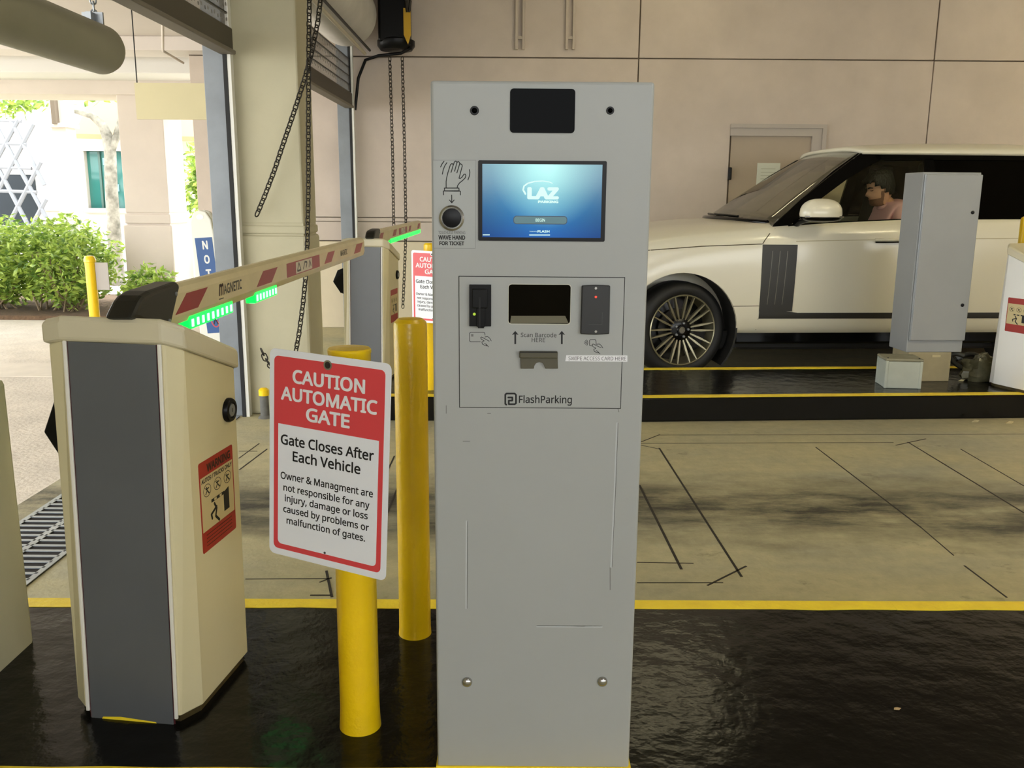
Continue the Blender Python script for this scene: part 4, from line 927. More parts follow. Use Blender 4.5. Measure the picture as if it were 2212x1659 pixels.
ghp([(.80, 1.205), (1.7, 1.252), (2.6, 1.262), (3.4, 1.265), (3.4, 1.282), (2.6, 1.279), (1.7, 1.27), (.80, 1.224)], cblack, 'window_sill', off=.004, th=.03)
ghp([(1.98, 1.265), (2.09, 1.265), (2.07, 1.75), (1.99, 1.75)], cblack, 'pillar_middle', th=.03)
ghp([(2.84, 1.27), (2.93, 1.27), (2.91, 1.75), (2.84, 1.75)], cblack, 'pillar_rear', th=.03)
ghp([(3.38, 1.26), (4.06, 1.26), (3.90, 1.79), (3.30, 1.79)], paint, 'quarter_panel', th=.03)
ghp([(.81, 1.222), (1.985, 1.272), (1.99, 1.74), (1.635, 1.737), (1.545, 1.70), (1.345, 1.59), (1.11, 1.435)], glass_front, 'side_window', off=-.006, th=.004)
ghp([(2.085, 1.275), (2.845, 1.278), (2.845, 1.745), (2.072, 1.742)], glass_dark, 'side_window', off=-.006, th=.004)
ghp([(3.125, 1.278), (3.40, 1.28), (3.33, 1.745), (2.915, 1.745)], glass_dark, 'side_window', off=-.006, th=.004)
# windscreen
vv = []; ff = []; nu, nv = 14, 8
for i in range(nv + 1):
    t_ = i / nv
    for j in range(nu + 1):
        s_ = -1 + 2 * j / nu
        half = .918 + (.655 - .918) * t_; zc_ = (1.252 - .042 * s_ * s_) + ((1.822 - .042 * s_ * s_) - (1.252 - .042 * s_ * s_)) * t_ + .018 * math.sin(math.pi * t_)
        xb = .50 + .17 * s_ * s_; xt = 1.42 + .04 * s_ * s_
        vv.append((xb + (xt - xb) * t_, 1 + s_ * half, zc_))
for i in range(nv):
    for j in range(nu): a = i * (nu + 1) + j; ff.append((a, a + 1, a + nu + 2, a + nu + 1))
ws = MB().add(vv, ff, CT).build('windscreen', glass_ws, car, smooth=60)
sdm = ws.modifiers.new('thick', 'SOLIDIFY'); sdm.thickness = 0.004
# wiper cowl
mb = MB(); mb.tube([CT @ Vector((.66 - .19 * (1 - ((y - 1) / .85) ** 2), y, 1.232 + .018 * (1 - ((y - 1) / .85) ** 2))) for y in [.15 + 1.7 * i / 16 for i in range(17)]], .022, 8); mb.build('wiper_cowl', cblack, car, smooth=60)
mb = MB(); mb.tube([CT @ Vector(p) for p in ((.50, 1.25, 1.285), (.47, .95, 1.285), (.55, .55, 1.275))], .01, 6); mb.build('wiper', cblack, car)
# roof
vv = []; ff = []; nu, nv = 16, 22
for i in range(nv + 1):
    t_ = i / nv; x = 1.41 + (4.00 - 1.41) * t_
    crown = itp(x, [(1.36, 1.80), (1.42, 1.815), (1.55, 1.838), (2.0, 1.858), (2.6, 1.866), (3.6, 1.85), (4.0, 1.82)])
    for j in range(nu + 1):
        s_ = -1 + 2 * j / nu; half = .672
        z = 1.778 + (crown - 1.778) * (1 - abs(s_) ** 5); vv.append((x + (.07 * s_ * s_ * (1 - t_) ** 6), 1 + s_ * half * (1 - .02 * (1 - 0)), z))
n0 = len(vv)
for i in range(nv):
    for j in range(nu): a = i * (nu + 1) + j; ff.append((a, a + nu + 1, a + nu + 2, a + 1))
ff = [f_[::-1] for f_ in ff]
rf = MB().add(vv, ff, CT).build('roof', paint, car, smooth=60)
sdm = rf.modifiers.new('thick', 'SOLIDIFY'); sdm.thickness = 0.03; sdm.offset = -1
MB().add([(4.06, .1, 1.26), (4.06, 1.9, 1.26), (3.92, 1.72, 1.80), (3.92, .28, 1.80), (4.04, .1, 1.26), (4.04, 1.9, 1.26), (3.90, 1.72, 1.80), (3.90, .28, 1.80)], [(0, 1, 2, 3), (7, 6, 5, 4), (0, 3, 7, 4), (1, 5, 6, 2), (3, 2, 6, 7), (0, 4, 5, 1)], CT).build('tailgate_window', glass_dark, car)
# interior
MB().box(.72, .95, .15, 1.85, .62, 1.20, CT).build('dashboard', cint, car, bevel=0.04)
for y in (.27, 1.17):
    st_ = MB(); st_.box(1.62, 2.12, y, y + .54, .62, .80, CT); o = st_.build('seat', cint, car, bevel=0.05)
    sb_ = MB(); sb_.add([(2.0, y, .75), (2.14, y, .75), (2.28, y + .04, 1.50), (2.14, y + .04, 1.50), (2.0, y + .54, .75), (2.14, y + .54, .75), (2.28, y + .50, 1.50), (2.14, y + .50, 1.50)], [(0, 1, 2, 3), (7, 6, 5, 4), (0, 4, 5, 1), (1, 5, 6, 2), (2, 6, 7, 3), (3, 7, 4, 0)], CT); sb_.build('backrest', cint, o, bevel=0.05, seg=3)
    hb = MB(); hb.box(2.12, 2.24, y + .12, y + .42, 1.53, 1.74, CT); hb.build('headrest', cint, o, bevel=0.045, seg=3)
MB().box(2.75, 3.05, .2, 1.8, .62, 1.5, CT).build('rear_bench', cint, car, bevel=0.05)
MB().box(.72, 4.0, .12, 1.88, .58, .63, CT).build('cabin_floor', cint, car)
mb = MB(); cw = Vector((1.28, .52, 1.08)); mb.tube([CT @ (cw + Vector((.10 * math.sin(a), .19 * math.cos(a), .16 * math.sin(a)))) for a in [2 * math.pi * i / 24 for i in range(24)]], .016, 8, closed=True); mb.build('steering_wheel', cint, car, smooth=60)
mb = MB(); mb.box(1.36, 1.40, .86, 1.12, 1.66, 1.73, CT); mb.build('rear_view_mirror', cint, car, bevel=0.01)
# ---- wheels
def wheel(cx, cy, side, steer):
    Mw = CT @ Matrix.Translation((cx, cy, .385)) @ Matrix.Rotation(steer, 4, 'Z') @ (Matrix.Identity(4) if side < 0 else Matrix.Rotation(math.pi, 4, 'Z'))
    Mf = Mw @ frame((0, 0, 0), (1, 0, 0), (0, 0, 1), (0, -1, 0))     # n out of the car
    tire = MB().lathe([(.285, -.24), (.36, -.235), (.382, -.21), (.386, -.12), (.382, -.035), (.365, -.008), (.335, .004), (.30, .0), (.284, -.012)], 56, Mf, cap=False).build('wheel', crub, car, smooth=40)
    tire['label'] = 'black tyre on a dark multi spoke alloy wheel'
    alloy = mat('alloy_edge', '#a59f83', 0.3, metal=0.7); dkm = mat('alloy_black', '#0c0b0a', 0.25, metal=0.3)
    MB().lathe([(.284, -.02), (.286, -.004), (.280, .001), (.274, -.004), (.270, -.04), (.262, -.17)], 56, Mf, cap=False).build('rim_lip', alloy, tire, smooth=30)
    MB().lathe([(.264, -.17), (.10, -.15), (.001, -.15)], 40, Mf, cap=False).build('barrel', dkm, tire, smooth=30)
    MB().lathe([(.16, -.14), (.16, -.12), (.001, -.12)], 32, Mf, cap=False).build('brake_disc', mat('brake_grey', '#3b3833', 0.4, metal=0.6), tire, smooth=30)
    for q in range(10):
        for d_, off in ((-6.6, -.010), (6.6, .010)):
            a = R(36 * q + 5); b_ = R(36 * q + 5 + d_)
            def pol(r, an, lat=0.0): return (r * math.cos(an) - lat * math.sin(an), r * math.sin(an) + lat * math.cos(an))
            p0_ = pol(.085, R(36 * q + 5 + d_ * 1.35)); p1_ = pol(.170, R(36 * q + 5 + d_ * 1.15)); p2_ = pol(.275, b_)
            mb = MB(); d0 = Vector((p1_[0] - p0_[0], p1_[1] - p0_[1])).normalized(); n0_ = Vector((-d0.y, d0.x)); d1_ = Vector((p2_[0] - p1_[0], p2_[1] - p1_[1])).normalized(); n1_ = Vector((-d1_.y, d1_.x))
            A = [Vector(p0_) - n0_ * .005, Vector(p1_) - n1_ * .0085, Vector(p2_) - n1_ * .0045, Vector(p2_) + n1_ * .0045, Vector(p1_) + n1_ * .0085, Vector(p0_) + n0_ * .005]
            zz = [-.030, -.018, -.004, -.004, -.018, -.030]
            vv_ = [(p.x, p.y, z) for p, z in zip(A, zz)] + [(p.x, p.y, z - .03) for p, z in zip(A, zz)]
            mb.add(vv_, [(0, 1, 4, 5), (1, 2, 3, 4), (0, 6, 7, 1), (1, 7, 8, 2), (2, 8, 9, 3), (3, 9, 10, 4), (4, 10, 11, 5), (5, 11, 6, 0)], Mf); mb.build('spoke', alloy, tire)
    MB().lathe([(.098, -.09), (.095, -.040), (.08, -.030), (.04, -.028), (.034, -.020), (.001, -.018)], 32, Mf, cap=False).build('hub', dkm, tire, smooth=35)
    MB().lathe([(.026, -.020), (.026, -.014), (.021, -.014), (.020, -.017), (.001, -.017)], 24, Mf, cap=False).build('hub_cap', mat('cap_chrome', '#8f8b80', 0.25, metal=1.0), tire, smooth=35)
    for q in range(5):
        a = R(72 * q + 75); MB().lathe([(.0105, -.034), (.0105, -.016), (.006, -.012), (.001, -.012)], 10, Mf @ Matrix.Translation((.057 * math.cos(a), .057 * math.sin(a), 0)), cap=False).build('lug_nut', galv_m, tire, smooth=40)
wheel(-0.005, 0.055, -1, R(12)); wheel(3.12, 0.055, -1, 0); wheel(-.005, 1.945, 1, R(12)); wheel(3.12, 1.945, 1, 0)

# ================================================================== DRIVER
skin_m = mat('skin', '#cf9f88', 0.55, var=0.05, vscale=20); hair_m = mat('black_hair', '#0b0807', 0.55, bump=0.6, bscale=90, stretch=(1, 1, .35)); shirt_m = mat('pink_shirt', '#fcc6d2', 0.75, bump=0.05, bscale=60); beard_m = mat('stubble', '#7a5444', 0.7, var=0.2, vscale=120); trouser_m = mat('dark_trousers', '#20222a', 0.8)
PT = CT @ Matrix.Translation((1.765, .52, 0))             # figure frame: faces -x, y across, z up
def skinned(name, verts, edges, radii, m, parent, sub=2, root=0):
    me = bpy.data.meshes.new(name); me.from_pydata([PT @ Vector(v) for v in verts], edges, []); o = bpy.data.objects.new(name, me); COL.objects.link(o)
    bpy.context.view_layer.objects.active = o
    sk = o.modifiers.new('skin', 'SKIN'); sk.use_smooth_shade = True; sb = o.modifiers.new('sub', 'SUBSURF'); sb.levels = sub; sb.render_levels = sub
    for i, r_ in enumerate(radii):
        me.skin_vertices[0].data[i].radius = r_ if isinstance(r_, tuple) else (r_, r_)
        me.skin_vertices[0].data[i].use_root = (i == root)
    dg = bpy.context.evaluated_depsgraph_get(); out = bpy.data.meshes.new_from_object(o.evaluated_get(dg)); bpy.data.objects.remove(o)
    out.materials.clear(); out.materials.append(m); return out
# head from stacked rings: z, front x, back x, half width   (face towards -x, tilted down a little)
HZ = 1.385
levels = [(-.010, -.050, .055, .044), (.000, -.082, .060, .052), (.012, -.096, .066, .058), (.028, -.100, .072, .062), (.045, -.096, .080, .066), (.058, -.100, .086, .069), (.068, -.097, .090, .071), (.080, -.100, .094, .073),
          (.095, -.102, .098, .075), (.112, -.098, .102, .077), (.130, -.092, .106, .079), (.145, -.096, .108, .080), (.160, -.101, .110, .081), (.180, -.100, .110, .081), (.200, -.094, .108, .079), (.222, -.082, .100, .073), (.240, -.062, .084, .062), (.254, -.036, .060, .044), (.262, -.008, .028, .020)]
NOSE = {5: .004, 6: -.003, 7: .010, 8: .030, 9: .026, 10: .017, 11: .008}
TILT = Matrix.Translation((0, 0, HZ)) @ Matrix.Rotation(R(-13), 4, 'Y')
def headshell(off=0.0, nose=True, seg=28):
    vs_, rings = [], []
    for li, (z, f_, b_, w_) in enumerate(levels):
        ring = []
        for q in range(seg):
            a = 2 * math.pi * q / seg; cx_ = (f_ + b_) / 2; rx = (b_ - f_) / 2 + off
            x = cx_ - rx * math.cos(a); y = (w_ + off) * math.sin(a)
            if math.cos(a) > 0: x = cx_ - rx * (abs(math.cos(a)) ** .85)
            d = abs(((q + seg // 2) % seg) - seg // 2)
            if nose and li in NOSE: x -= NOSE[li] * (1.0 if d == 0 else .45 if d == 1 else 0)
            if nose and li in (10, 11) and 2 <= d <= 5: x += .010 * (1 - abs(d - 3.5) / 2.5)      # eye sockets
            ring.append((x, y, z + off * (1 if li > 15 else 0)))
        rings.append(ring)
    return rings
def shell_mesh(rings, keep, M, mb):
    seg = len(rings[0]); flat = [p for r_ in rings for p in r_]; used = {}
    fs_ = []
    for i in range(len(rings) - 1):
        for q in range(seg):
            q2 = (q + 1) % seg
            if keep(i, q, seg): fs_.append((i * seg + q2, i * seg + q, (i + 1) * seg + q, (i + 1) * seg + q2))
    mb.add(flat, fs_, M)
HM = PT @ TILT
verts = [(.24, 0, .78), (.20, 0, 1.0), (.12, 0, 1.20), (.07, 0, 1.335), (.045, 0, 1.40), (.03, 0, 1.44),
         (.10, -.19, 1.29), (.02, -.26, 1.06), (-.20, -.16, .98), (-.28, -.13, .99), (.10, .19, 1.29), (.02, .26, 1.06), (-.20, .16, .98), (-.28, .13, .99),
         (.10, -.11, .80), (-.33, -.13, .84), (-.48, -.13, .66), (.10, .11, .80), (-.33, .13, .84), (-.48, .13, .66)]
edges = [(0, 1), (1, 2), (2, 3), (3, 4), (4, 5), (3, 6), (6, 7), (7, 8), (8, 9), (3, 10), (10, 11), (11, 12), (12, 13), (0, 14), (14, 15), (15, 16), (0, 17), (17, 18), (18, 19)]
radii = [(.13, .15), (.12, .14), (.13, .15), (.075, .075), (.056, .056), (.05, .05), .06, .046, .036, .03, .06, .046, .036, .03, .085, .065, .05, .085, .065, .05]
for s_, hb in ((-1, 9), (1, 13)):                          # five bent fingers per hand
    bx, by, bz = verts[hb]
    for q, (dy, ln) in enumerate(((-.030, .060), (-.012, .072), (.008, .076), (.026, .066))):
        i0 = len(verts); verts += [(bx - .035, by + dy, bz), (bx - .035 - ln * .6, by + dy, bz - .006), (bx - .035 - ln * .85, by + dy, bz - .035)]
        edges += [(hb, i0), (i0, i0 + 1), (i0 + 1, i0 + 2)]; radii += [.009, .0085, .007]
    i0 = len(verts); verts += [(bx + .005, by - s_ * .045, bz + .005), (bx - .035, by - s_ * .062, bz)]; edges += [(hb, i0), (i0, i0 + 1)]; radii += [.011, .009]
bodym = skinned('person', verts, edges, radii, skin_m, None)
mb = MB(); mb.v = [tuple(v.co) for v in bodym.vertices]; mb.f = [tuple(p.vertices) for p in bodym.polygons]
R0 = headshell(); shell_mesh(R0, lambda i, q, seg: True, HM, mb)
mb.add([R0[-1][q] for q in range(28)], [tuple(range(28))], HM)
for s_ in (-1, 1):                                          # ears
    ear = ellipsoid((.018, s_ * .082, .118), (.020, .010, .034), 12, 8, HM); mb.add(ear.v, ear.f)
person = mb.build('person', skin_m, None, smooth=60)
tag(person, 'dark-haired person in a pink shirt at the wheel of the white car, looking down', 'person')
# hair: skull cap with a fringe, down to the nape and sideburns
R1 = headshell(.012, False)
def hairkeep(i, q, seg):
    a = 2 * math.pi * (q + .5) / seg; front = math.cos(a); z = levels[i][0]
    if front > .55: return z > .188
    if front > .25: return z > .158
    if front > -.10: return z > .125
    if front > -.45: return z > .088
    return z > .06
mh = MB(); rr_ = [[(p[0] + .004 * math.sin(p[1] * 90 + p[2] * 40) + .010 * (p[2] > .2) * (p[0] < 0) * 0, p[1], p[2] + (.012 if p[2] > .2 else 0)) for p in ring] for ring in R1]
shell_mesh(rr_, hairkeep, HM, mh); mh.add([rr_[-1][q] for q in range(28)], [tuple(range(28))], HM)
hr = mh.build('hair', hair_m, person, smooth=60); sd = hr.modifiers.new('t', 'SOLIDIFY'); sd.thickness = .016; sd.offset = -0.4
fr = MB(); 
for q in range(9):
    y = -.062 + .0155 * q; fr.tube([HM @ Vector((-.060, y, .232)), HM @ Vector((-.104, y * 1.08, .208)), HM @ Vector((-.108, y * 1.15, .190 + .005 * (q % 3)))], .012, 6, rs=[.014, .013, .005])
fr.build('fringe', hair_m, hr, smooth=60)
# beard and brows
R2 = headshell(.0022, False); mbd = MB()
shell_mesh(R2, lambda i, q, seg: (levels[i][0] < .056 and math.cos(2 * math.pi * (q + .5) / seg) > .05 and not (.05 < levels[i][0] < .068 and math.cos(2 * math.pi * (q + .5) / seg) > .93)) or (levels[i][0] < .10 and .02 < math.cos(2 * math.pi * (q + .5) / seg) < .25), HM, mbd)
mbd.build('beard', beard_m, person, smooth=60)
for s_ in (-1, 1):
    mb = MB(); mb.tube([HM @ Vector((-.104, s_ * .014, .151)), HM @ Vector((-.099, s_ * .034, .156)), HM @ Vector((-.082, s_ * .055, .150))], .006, 6, rs=[.006, .006, .003]); mb.build('eyebrow', hair_m, person, smooth=60)
    mb = MB(); mb.tube([HM @ Vector((-.090, s_ * .020, .131)), HM @ Vector((-.089, s_ * .034, .128)), HM @ Vector((-.080, s_ * .046, .130))], .004, 6); mb.build('eyelid', mat('eyelid_dark', '#6b4536', 0.6), person, smooth=60)
mb = MB(); mb.tube([HM @ Vector((-.086, -.026, .060)), HM @ Vector((-.103, 0, .063)), HM @ Vector((-.086, .026, .060))], .006, 6, rs=[.003, .006, .003]); mb.build('lips', mat('lips', '#8c5a50', 0.5), person, smooth=60)
# shirt and trousers
sv_ = [(.24, 0, .86), (.20, 0, 1.02), (.115, 0, 1.20), (.085, 0, 1.345), (.06, 0, 1.40), (.11, -.17, 1.335), (.04, -.255, 1.12), (.11, .17, 1.335), (.04, .255, 1.12)]
sm_ = skinned('shirt', sv_, [(0, 1), (1, 2), (2, 3), (3, 4), (3, 5), (5, 6), (3, 7), (7, 8)], [(.15, .17), (.15, .175), (.165, .19), (.11, .13), (.072, .075), .092, .072, .092, .072], shirt_m, None, root=1)
so_ = link(bpy.data.objects.new('shirt', sm_), person)
mb = MB(); mb.tube([PT @ Vector((.055 + .075 * math.cos(a), .080 * math.sin(a), 1.395 - .022 * (math.cos(a) < 0) * abs(math.cos(a)) * 2)) for a in [2 * math.pi * i / 20 for i in range(20)]], .016, 8, closed=True); mb.build('collar', shirt_m, so_, smooth=60)
tm_ = skinned('trousers', [(.24, 0, .80), (.10, -.11, .80), (-.33, -.13, .84), (-.48, -.13, .68), (.10, .11, .80), (-.33, .13, .84), (-.48, .13, .68)], [(0, 1), (1, 2), (2, 3), (0, 4), (4, 5), (5, 6)], [(.15, .17), .10, .078, .065, .10, .078, .065], trouser_m, None)
link(bpy.data.objects.new('trousers', tm_), person)

# ================================================================== FAR ISLAND OBJECTS
fk = thing('equipment_cabinet', 'tall grey pedestal cabinet seen from behind in front of the white car', 'cabinet', (2.98, 6.3, ISZ), R(4))
a = ay(1996, 369, 6.15); FK = Matrix.Translation((a.x, 6.15, 0)) @ Matrix.Rotation(R(3), 4, 'Z')
fkm = mat('cabinet_grey', '#8f9191', 0.4, var=0.03, vscale=3)
MB().box(0, .40, 0, .26, .37, 1.60, FK).build('housing', fkm, fk, bevel=0.005)
dr = MB().box(.012, .402, -.022, 0, .455, 1.585, FK).build('back_door', fkm, fk, bevel=0.006)
MB().box(.006, .020, -.014, -.001, .455, 1.585, FK).build('hinge_edge', galv_m, fk, bevel=0.002)
for z in (1.335, .705):
    MB().lathe([(.012, 0), (.012, .004), (.007, .008), (.001, .008)], 16, FK @ frame((.355, -.022, z), (1, 0, 0), (0, 0, 1), (0, -1, 0))).build('lock', black_m, dr, smooth=40)
MB().box(.02, .33, .0, .24, ISZ, .37, FK).build('plinth', mat('plinth_beige', '#9a8f70', 0.7, var=0.12, vscale=6), fk, bevel=0.006)
MB().box(.19, .25, -.003, 0, .335, .350, FK).build('tape_scrap', mat('tape_tan', '#b8ab84', 0.6), fk)
# junction box
jb = thing('junction_box', 'pale grey junction box on the far island before the cabinet', 'junction box', (2.62, 5.97, ISZ))
JB = Matrix.Translation((2.535, 5.925, ISZ)) @ Matrix.Rotation(R(-6), 4, 'Z')
jm = mat('box_grey', '#a6aba0', 0.55, var=0.07, vscale=8)
MB().box(0, .235, 0, .20, 0, .185, JB).build('box_body', jm, jb, bevel=0.006)
MB().box(-.006, .241, -.006, .206, .185, .205, JB).build('lid', mat('lid_grime', '#7f7c68', 0.7, var=0.2, vscale=12), jb, bevel=0.008)
for x, y in ((-.004, -.004), (.219, -.004), (-.004, .186), (.219, .186)):
    MB().box(x, x + .020, y, y + .018, 0, .190, JB).build('corner_post', jm, jb, bevel=0.004)
for x in (.01, .215): MB().lathe([(.006, 0), (.006, .005), (.001, .006)], 10, JB @ Matrix.Translation((x, .012, .205))).build('lid_screw', dark_m, jb)
# hose coil and crumpled plastic beside the plinth
hs_ = thing('hose_coil', 'dark rubber hose loop lying beside the cabinet plinth', 'hose', (3.42, 6.25, ISZ))
mb = MB(); hp0 = [(2062, 778), (2080, 768), (2100, 765), (2120, 773), (2129, 788), (2124, 802), (2108, 806), (2090, 800), (2070, 790), (2058, 780), (2052, 768), (2066, 764), (2085, 770)]
path = []
for i, (x, y) in enumerate(hp0):
    p = ay(x, y, 6.42 - .02 * i); p.z = max(p.z, ISZ + .018); path.append(p)
dense = []
for i in range(len(path) - 1):
    p0_, p1_, p2_, p3_ = path[max(0, i - 1)], path[i], path[i + 1], path[min(len(path) - 1, i + 2)]
    for q in range(5):
        t_ = q / 5; dense.append(.5 * ((2 * p1_) + (p2_ - p0_) * t_ + (2 * p0_ - 5 * p1_ + 4 * p2_ - p3_) * t_ ** 2 + (3 * p1_ - p0_ - 3 * p2_ + p3_) * t_ ** 3))
mb.tube(dense, .017, 8); mb.build('hose', mat('hose_rubber', '#2b2a20', 0.55), hs_, smooth=60)
for i in (2, 30): mb = MB(); mb.tube([dense[i], dense[i + 2]], .023, 10); mb.build('fitting', galv_m, hs_, smooth=40)
def crumple(c, r, seed, M=Matrix.Identity(4)):
    e = ellipsoid((0, 0, 0), r, 22, 14, Matrix.Identity(4)); out = []
    for v in e.v:
        p = Vector(v); q = noise.noise(p * 14 + Vector((seed, 0, 0))) + .6 * noise.noise(p * 34 + Vector((0, seed, 0))); p = p * (1 + .45 * q); p += Vector(c); p.z = max(p.z, ISZ + .001); out.append(tuple(p))
    e.v = out; return e
pl = crumple((3.33, 6.22, ISZ + .07), (.14, .09, .11), 3.0).build('plastic_bag', mat('crumpled_plastic', '#5d5a45', 0.25, var=0.3, vscale=14), None, smooth=30)
tag(pl, 'crumpled olive plastic bag against the cabinet plinth', 'plastic bag')
# litter
def litter(label, x, y, z, s, col, nm='paper_scrap'):
    p = az(x, y, z); mb = MB()
    mb.add([(-s, -s * .4, 0.001), (s * .2, -s * .7, .002), (s, 0, s * .35), (s * .1, s * .6, s * .2), (-s * .6, s * .4, .002), (0, 0, s * .5)], [(0, 1, 5), (1, 2, 5), (2, 3, 5), (3, 4, 5), (4, 0, 5)], Matrix.Translation(p)); o = mb.build(nm, mat('litter_' + col, col, 0.8)); tag(o, label, 'litter')
litter('small pale scrap on the far island near the junction box', 2076, 823, ISZ, .025, '#b3ab86')
litter('small pale crumb at the foot of the far kerb', 2106, 911, 0, .03, '#aa9f7a'); litter('pale crumb at the foot of the far kerb nearest the right edge', 2180, 914, 0, .03, '#b3a67c')
litter('small dry tan leaf lying on the near black island', 1938, 1532, ISZ, .010, '#b59a70', 'dry_leaf')

# ================================================================== DRIVEWAY OBJECTS
nb = thing('hanging_board', 'blank cream sign board hanging on wires under the canopy', 'sign board', (-2.55, 6.5, 2.0))
a = ay(291, 179, 6.5); b = ay(475, 259, 6.5)
MB().box(a.x, b.x, 6.49, 6.51, b.z, a.z).build('board', mat('board_cream', '#c8be96', 0.6, var=0.03, vscale=3), nb)
for x in (296, 470):
    p = ay(x, 180, 6.5); mb = MB(); mb.tube([p, (p.x, 6.5, 3.0)], .004, 6); mb.build('wire', dark_m, nb)
ns = thing('notice_stand', 'white upright floor stand with a blue NOTICE strip outside the opening', 'floor sign', (-2.5, 7.4, 0))
NY = 7.3; a = ay(450, 600, NY)
NM = Matrix.Translation((ay(436, 500, NY).x + 0.085, NY, 0)) @ Matrix.Rotation(R(-4), 4, 'Y')
nw = mat('stand_white', '#dcdcd2', 0.4)
prof = [(-.14, .02), (.14, .02), (.115, .6), (.095, 1.10), (.085, 1.22), (.05, 1.285), (0, 1.30), (-.05, 1.285), (-.085, 1.22), (-.095, 1.10), (-.115, .6)]
NF = NM @ frame((0, 0, 0), (1, 0, 0), (0, 0, 1), (0, -1, 0))
for q, ysh in ((0, .0), (1, .10)): MB().prism(prof, -.018 - ysh, .018 - ysh, NF).build('leaf_panel', nw, ns, bevel=0.01)
MB().prism(arc(0, 1.245, .03, .022, 0, 360, 16)[:-1], .018, .020, NF).build('grip_hole', mat('grip_grey', '#f4f4ee', 0.5), ns)
MB().prism([(-.062, .30), (.078, .30), (.075, 1.08), (-.065, 1.08)], .018, .020, NF).build('blue_strip', mat('notice_blue', '#27508a', 0.5), ns)
for i, ch in enumerate('NOTICE'): lettering('lettering', ch, NF @ Matrix.Translation((0, 0, .020)), .012, 1.02 - .115 * i, .045 if ch != 'I' else .012, .07, mat('strip_white', '#d8dad6', 0.5), ns, 0.03)
MB().prism([(-.10, .06), (.12, .06), (.11, .28), (-.09, .28)], .018, .019, NF).build('symbol_field', nw, ns)
p = NF.inverted() @ ay(465, 688, NY - .02)
ic = MB(); ic.strokes([arc(p.x, p.y, .035, .07, 0, 360, 20), [(p.x - .03, p.y + .05), (p.x + .03, p.y - .05)]], .010, NF @ Matrix.Translation((0, 0, .020)), joint=0); ic.build('prohibition_ring', mat('ring_red', '#b8404a', 0.5), ns)
ic = MB(); ic.strokes([[(p.x, p.y + .04), (p.x, p.y), (p.x - .015, p.y - .045)], [(p.x, p.y), (p.x + .018, p.y - .045)], [(p.x - .018, p.y + .01), (p.x + .018, p.y + .02)]], .009, NF @ Matrix.Translation((0, 0, .0205))); ic.build('walking_icon', ink_m, ns)
# yellow post with a back-to-camera plate
yp = thing('sign_post', 'slim yellow post with a pale plate before the hedge', 'post', (-4.05, 8.5, 0))
a = ay(193, 553, 8.5)
MB().lathe([(.048, 0), (.048, a.z - .06), (.055, a.z - .055), (.055, a.z - .03), (.04, a.z), (.001, a.z + .005)], 20, Matrix.Translation((a.x, 8.5, 0))).build('post', yellow_m, yp, smooth=40)
MB().box(a.x + .05, a.x + .17, 8.49, 8.50, a.z - .32, a.z - .06).build('plate', mat('plate_grey', '#a9a29a', 0.5), yp)
# building across the drive
BM = mat('sunlit_render', '#d9d2c8', 0.9, var=0.02)
bl = thing('building', 'bright white building with a teal shop window beyond the hedge', 'building', (-9, 17, 0))
a = ay(180, 326, 17); b = ay(272, 450, 17)
mb = MB(); mb.box(-16, a.x, 17, 17.3, 0, 6.5); mb.box(b.x, -5.2, 17, 17.3, 0, 6.5); mb.box(a.x, b.x, 17, 17.3, a.z, 6.5); mb.box(a.x, b.x, 17, 17.3, 0, b.z); mb.build('wall', BM, bl)
w_ = MB().box(a.x, b.x, 17.12, 17.14, b.z, a.z).build('window', mat('teal_glass', '#3f7f78', 0.1), bl)
mb = MB(); mb.box(a.x - .05, b.x + .05, 16.95, 17.12, a.z, a.z + .12); mb.box(a.x - .05, b.x + .05, 16.93, 17.12, b.z - .08, b.z); mb.build('window_frame', BM, w_)
for q in (.34, .70): x = a.x + (b.x - a.x) * q; MB().box(x - .02, x + .02, 17.08, 17.12, b.z, a.z).build('mullion', mat('mullion_green', '#56726a', 0.5), w_)
for i in range(4): MB().box(a.x + (b.x - a.x) * (.42 + .12 * (i % 3)), a.x + (b.x - a.x) * (.60 + .1 * (i % 3)), 17.10, 17.118, a.z - .25 - .24 * i, a.z - .12 - .24 * i).build('poster', mat('poster_blue', '#8fc0d4', 0.5), w_)
for z in (ay(100, 455, 17).z, ay(100, 485, 17).z): MB().box(-12, a.x, 16.96, 17, z, z + .04).build('string_course', BM, bl)
e0 = ay(200, 205, 16); MB().add([(e0.x, 15.2, e0.z - .7), (e0.x + 3.0, 15.2, e0.z - .75), (e0.x + 3.0, 17, e0.z + .6), (e0.x - .15, 17, e0.z + .6), (e0.x, 15.2, e0.z - .78), (e0.x + 3.0, 15.2, e0.z - .83), (e0.x + 3.0, 17, e0.z + .5), (e0.x - .15, 17, e0.z + .5)], [(0, 1, 2, 3), (7, 6, 5, 4), (0, 4, 5, 1), (1, 5, 6, 2), (2, 6, 7, 3), (3, 7, 4, 0)]).build('awning', mat('awning_peach', '#b08a66', 0.8), bl)
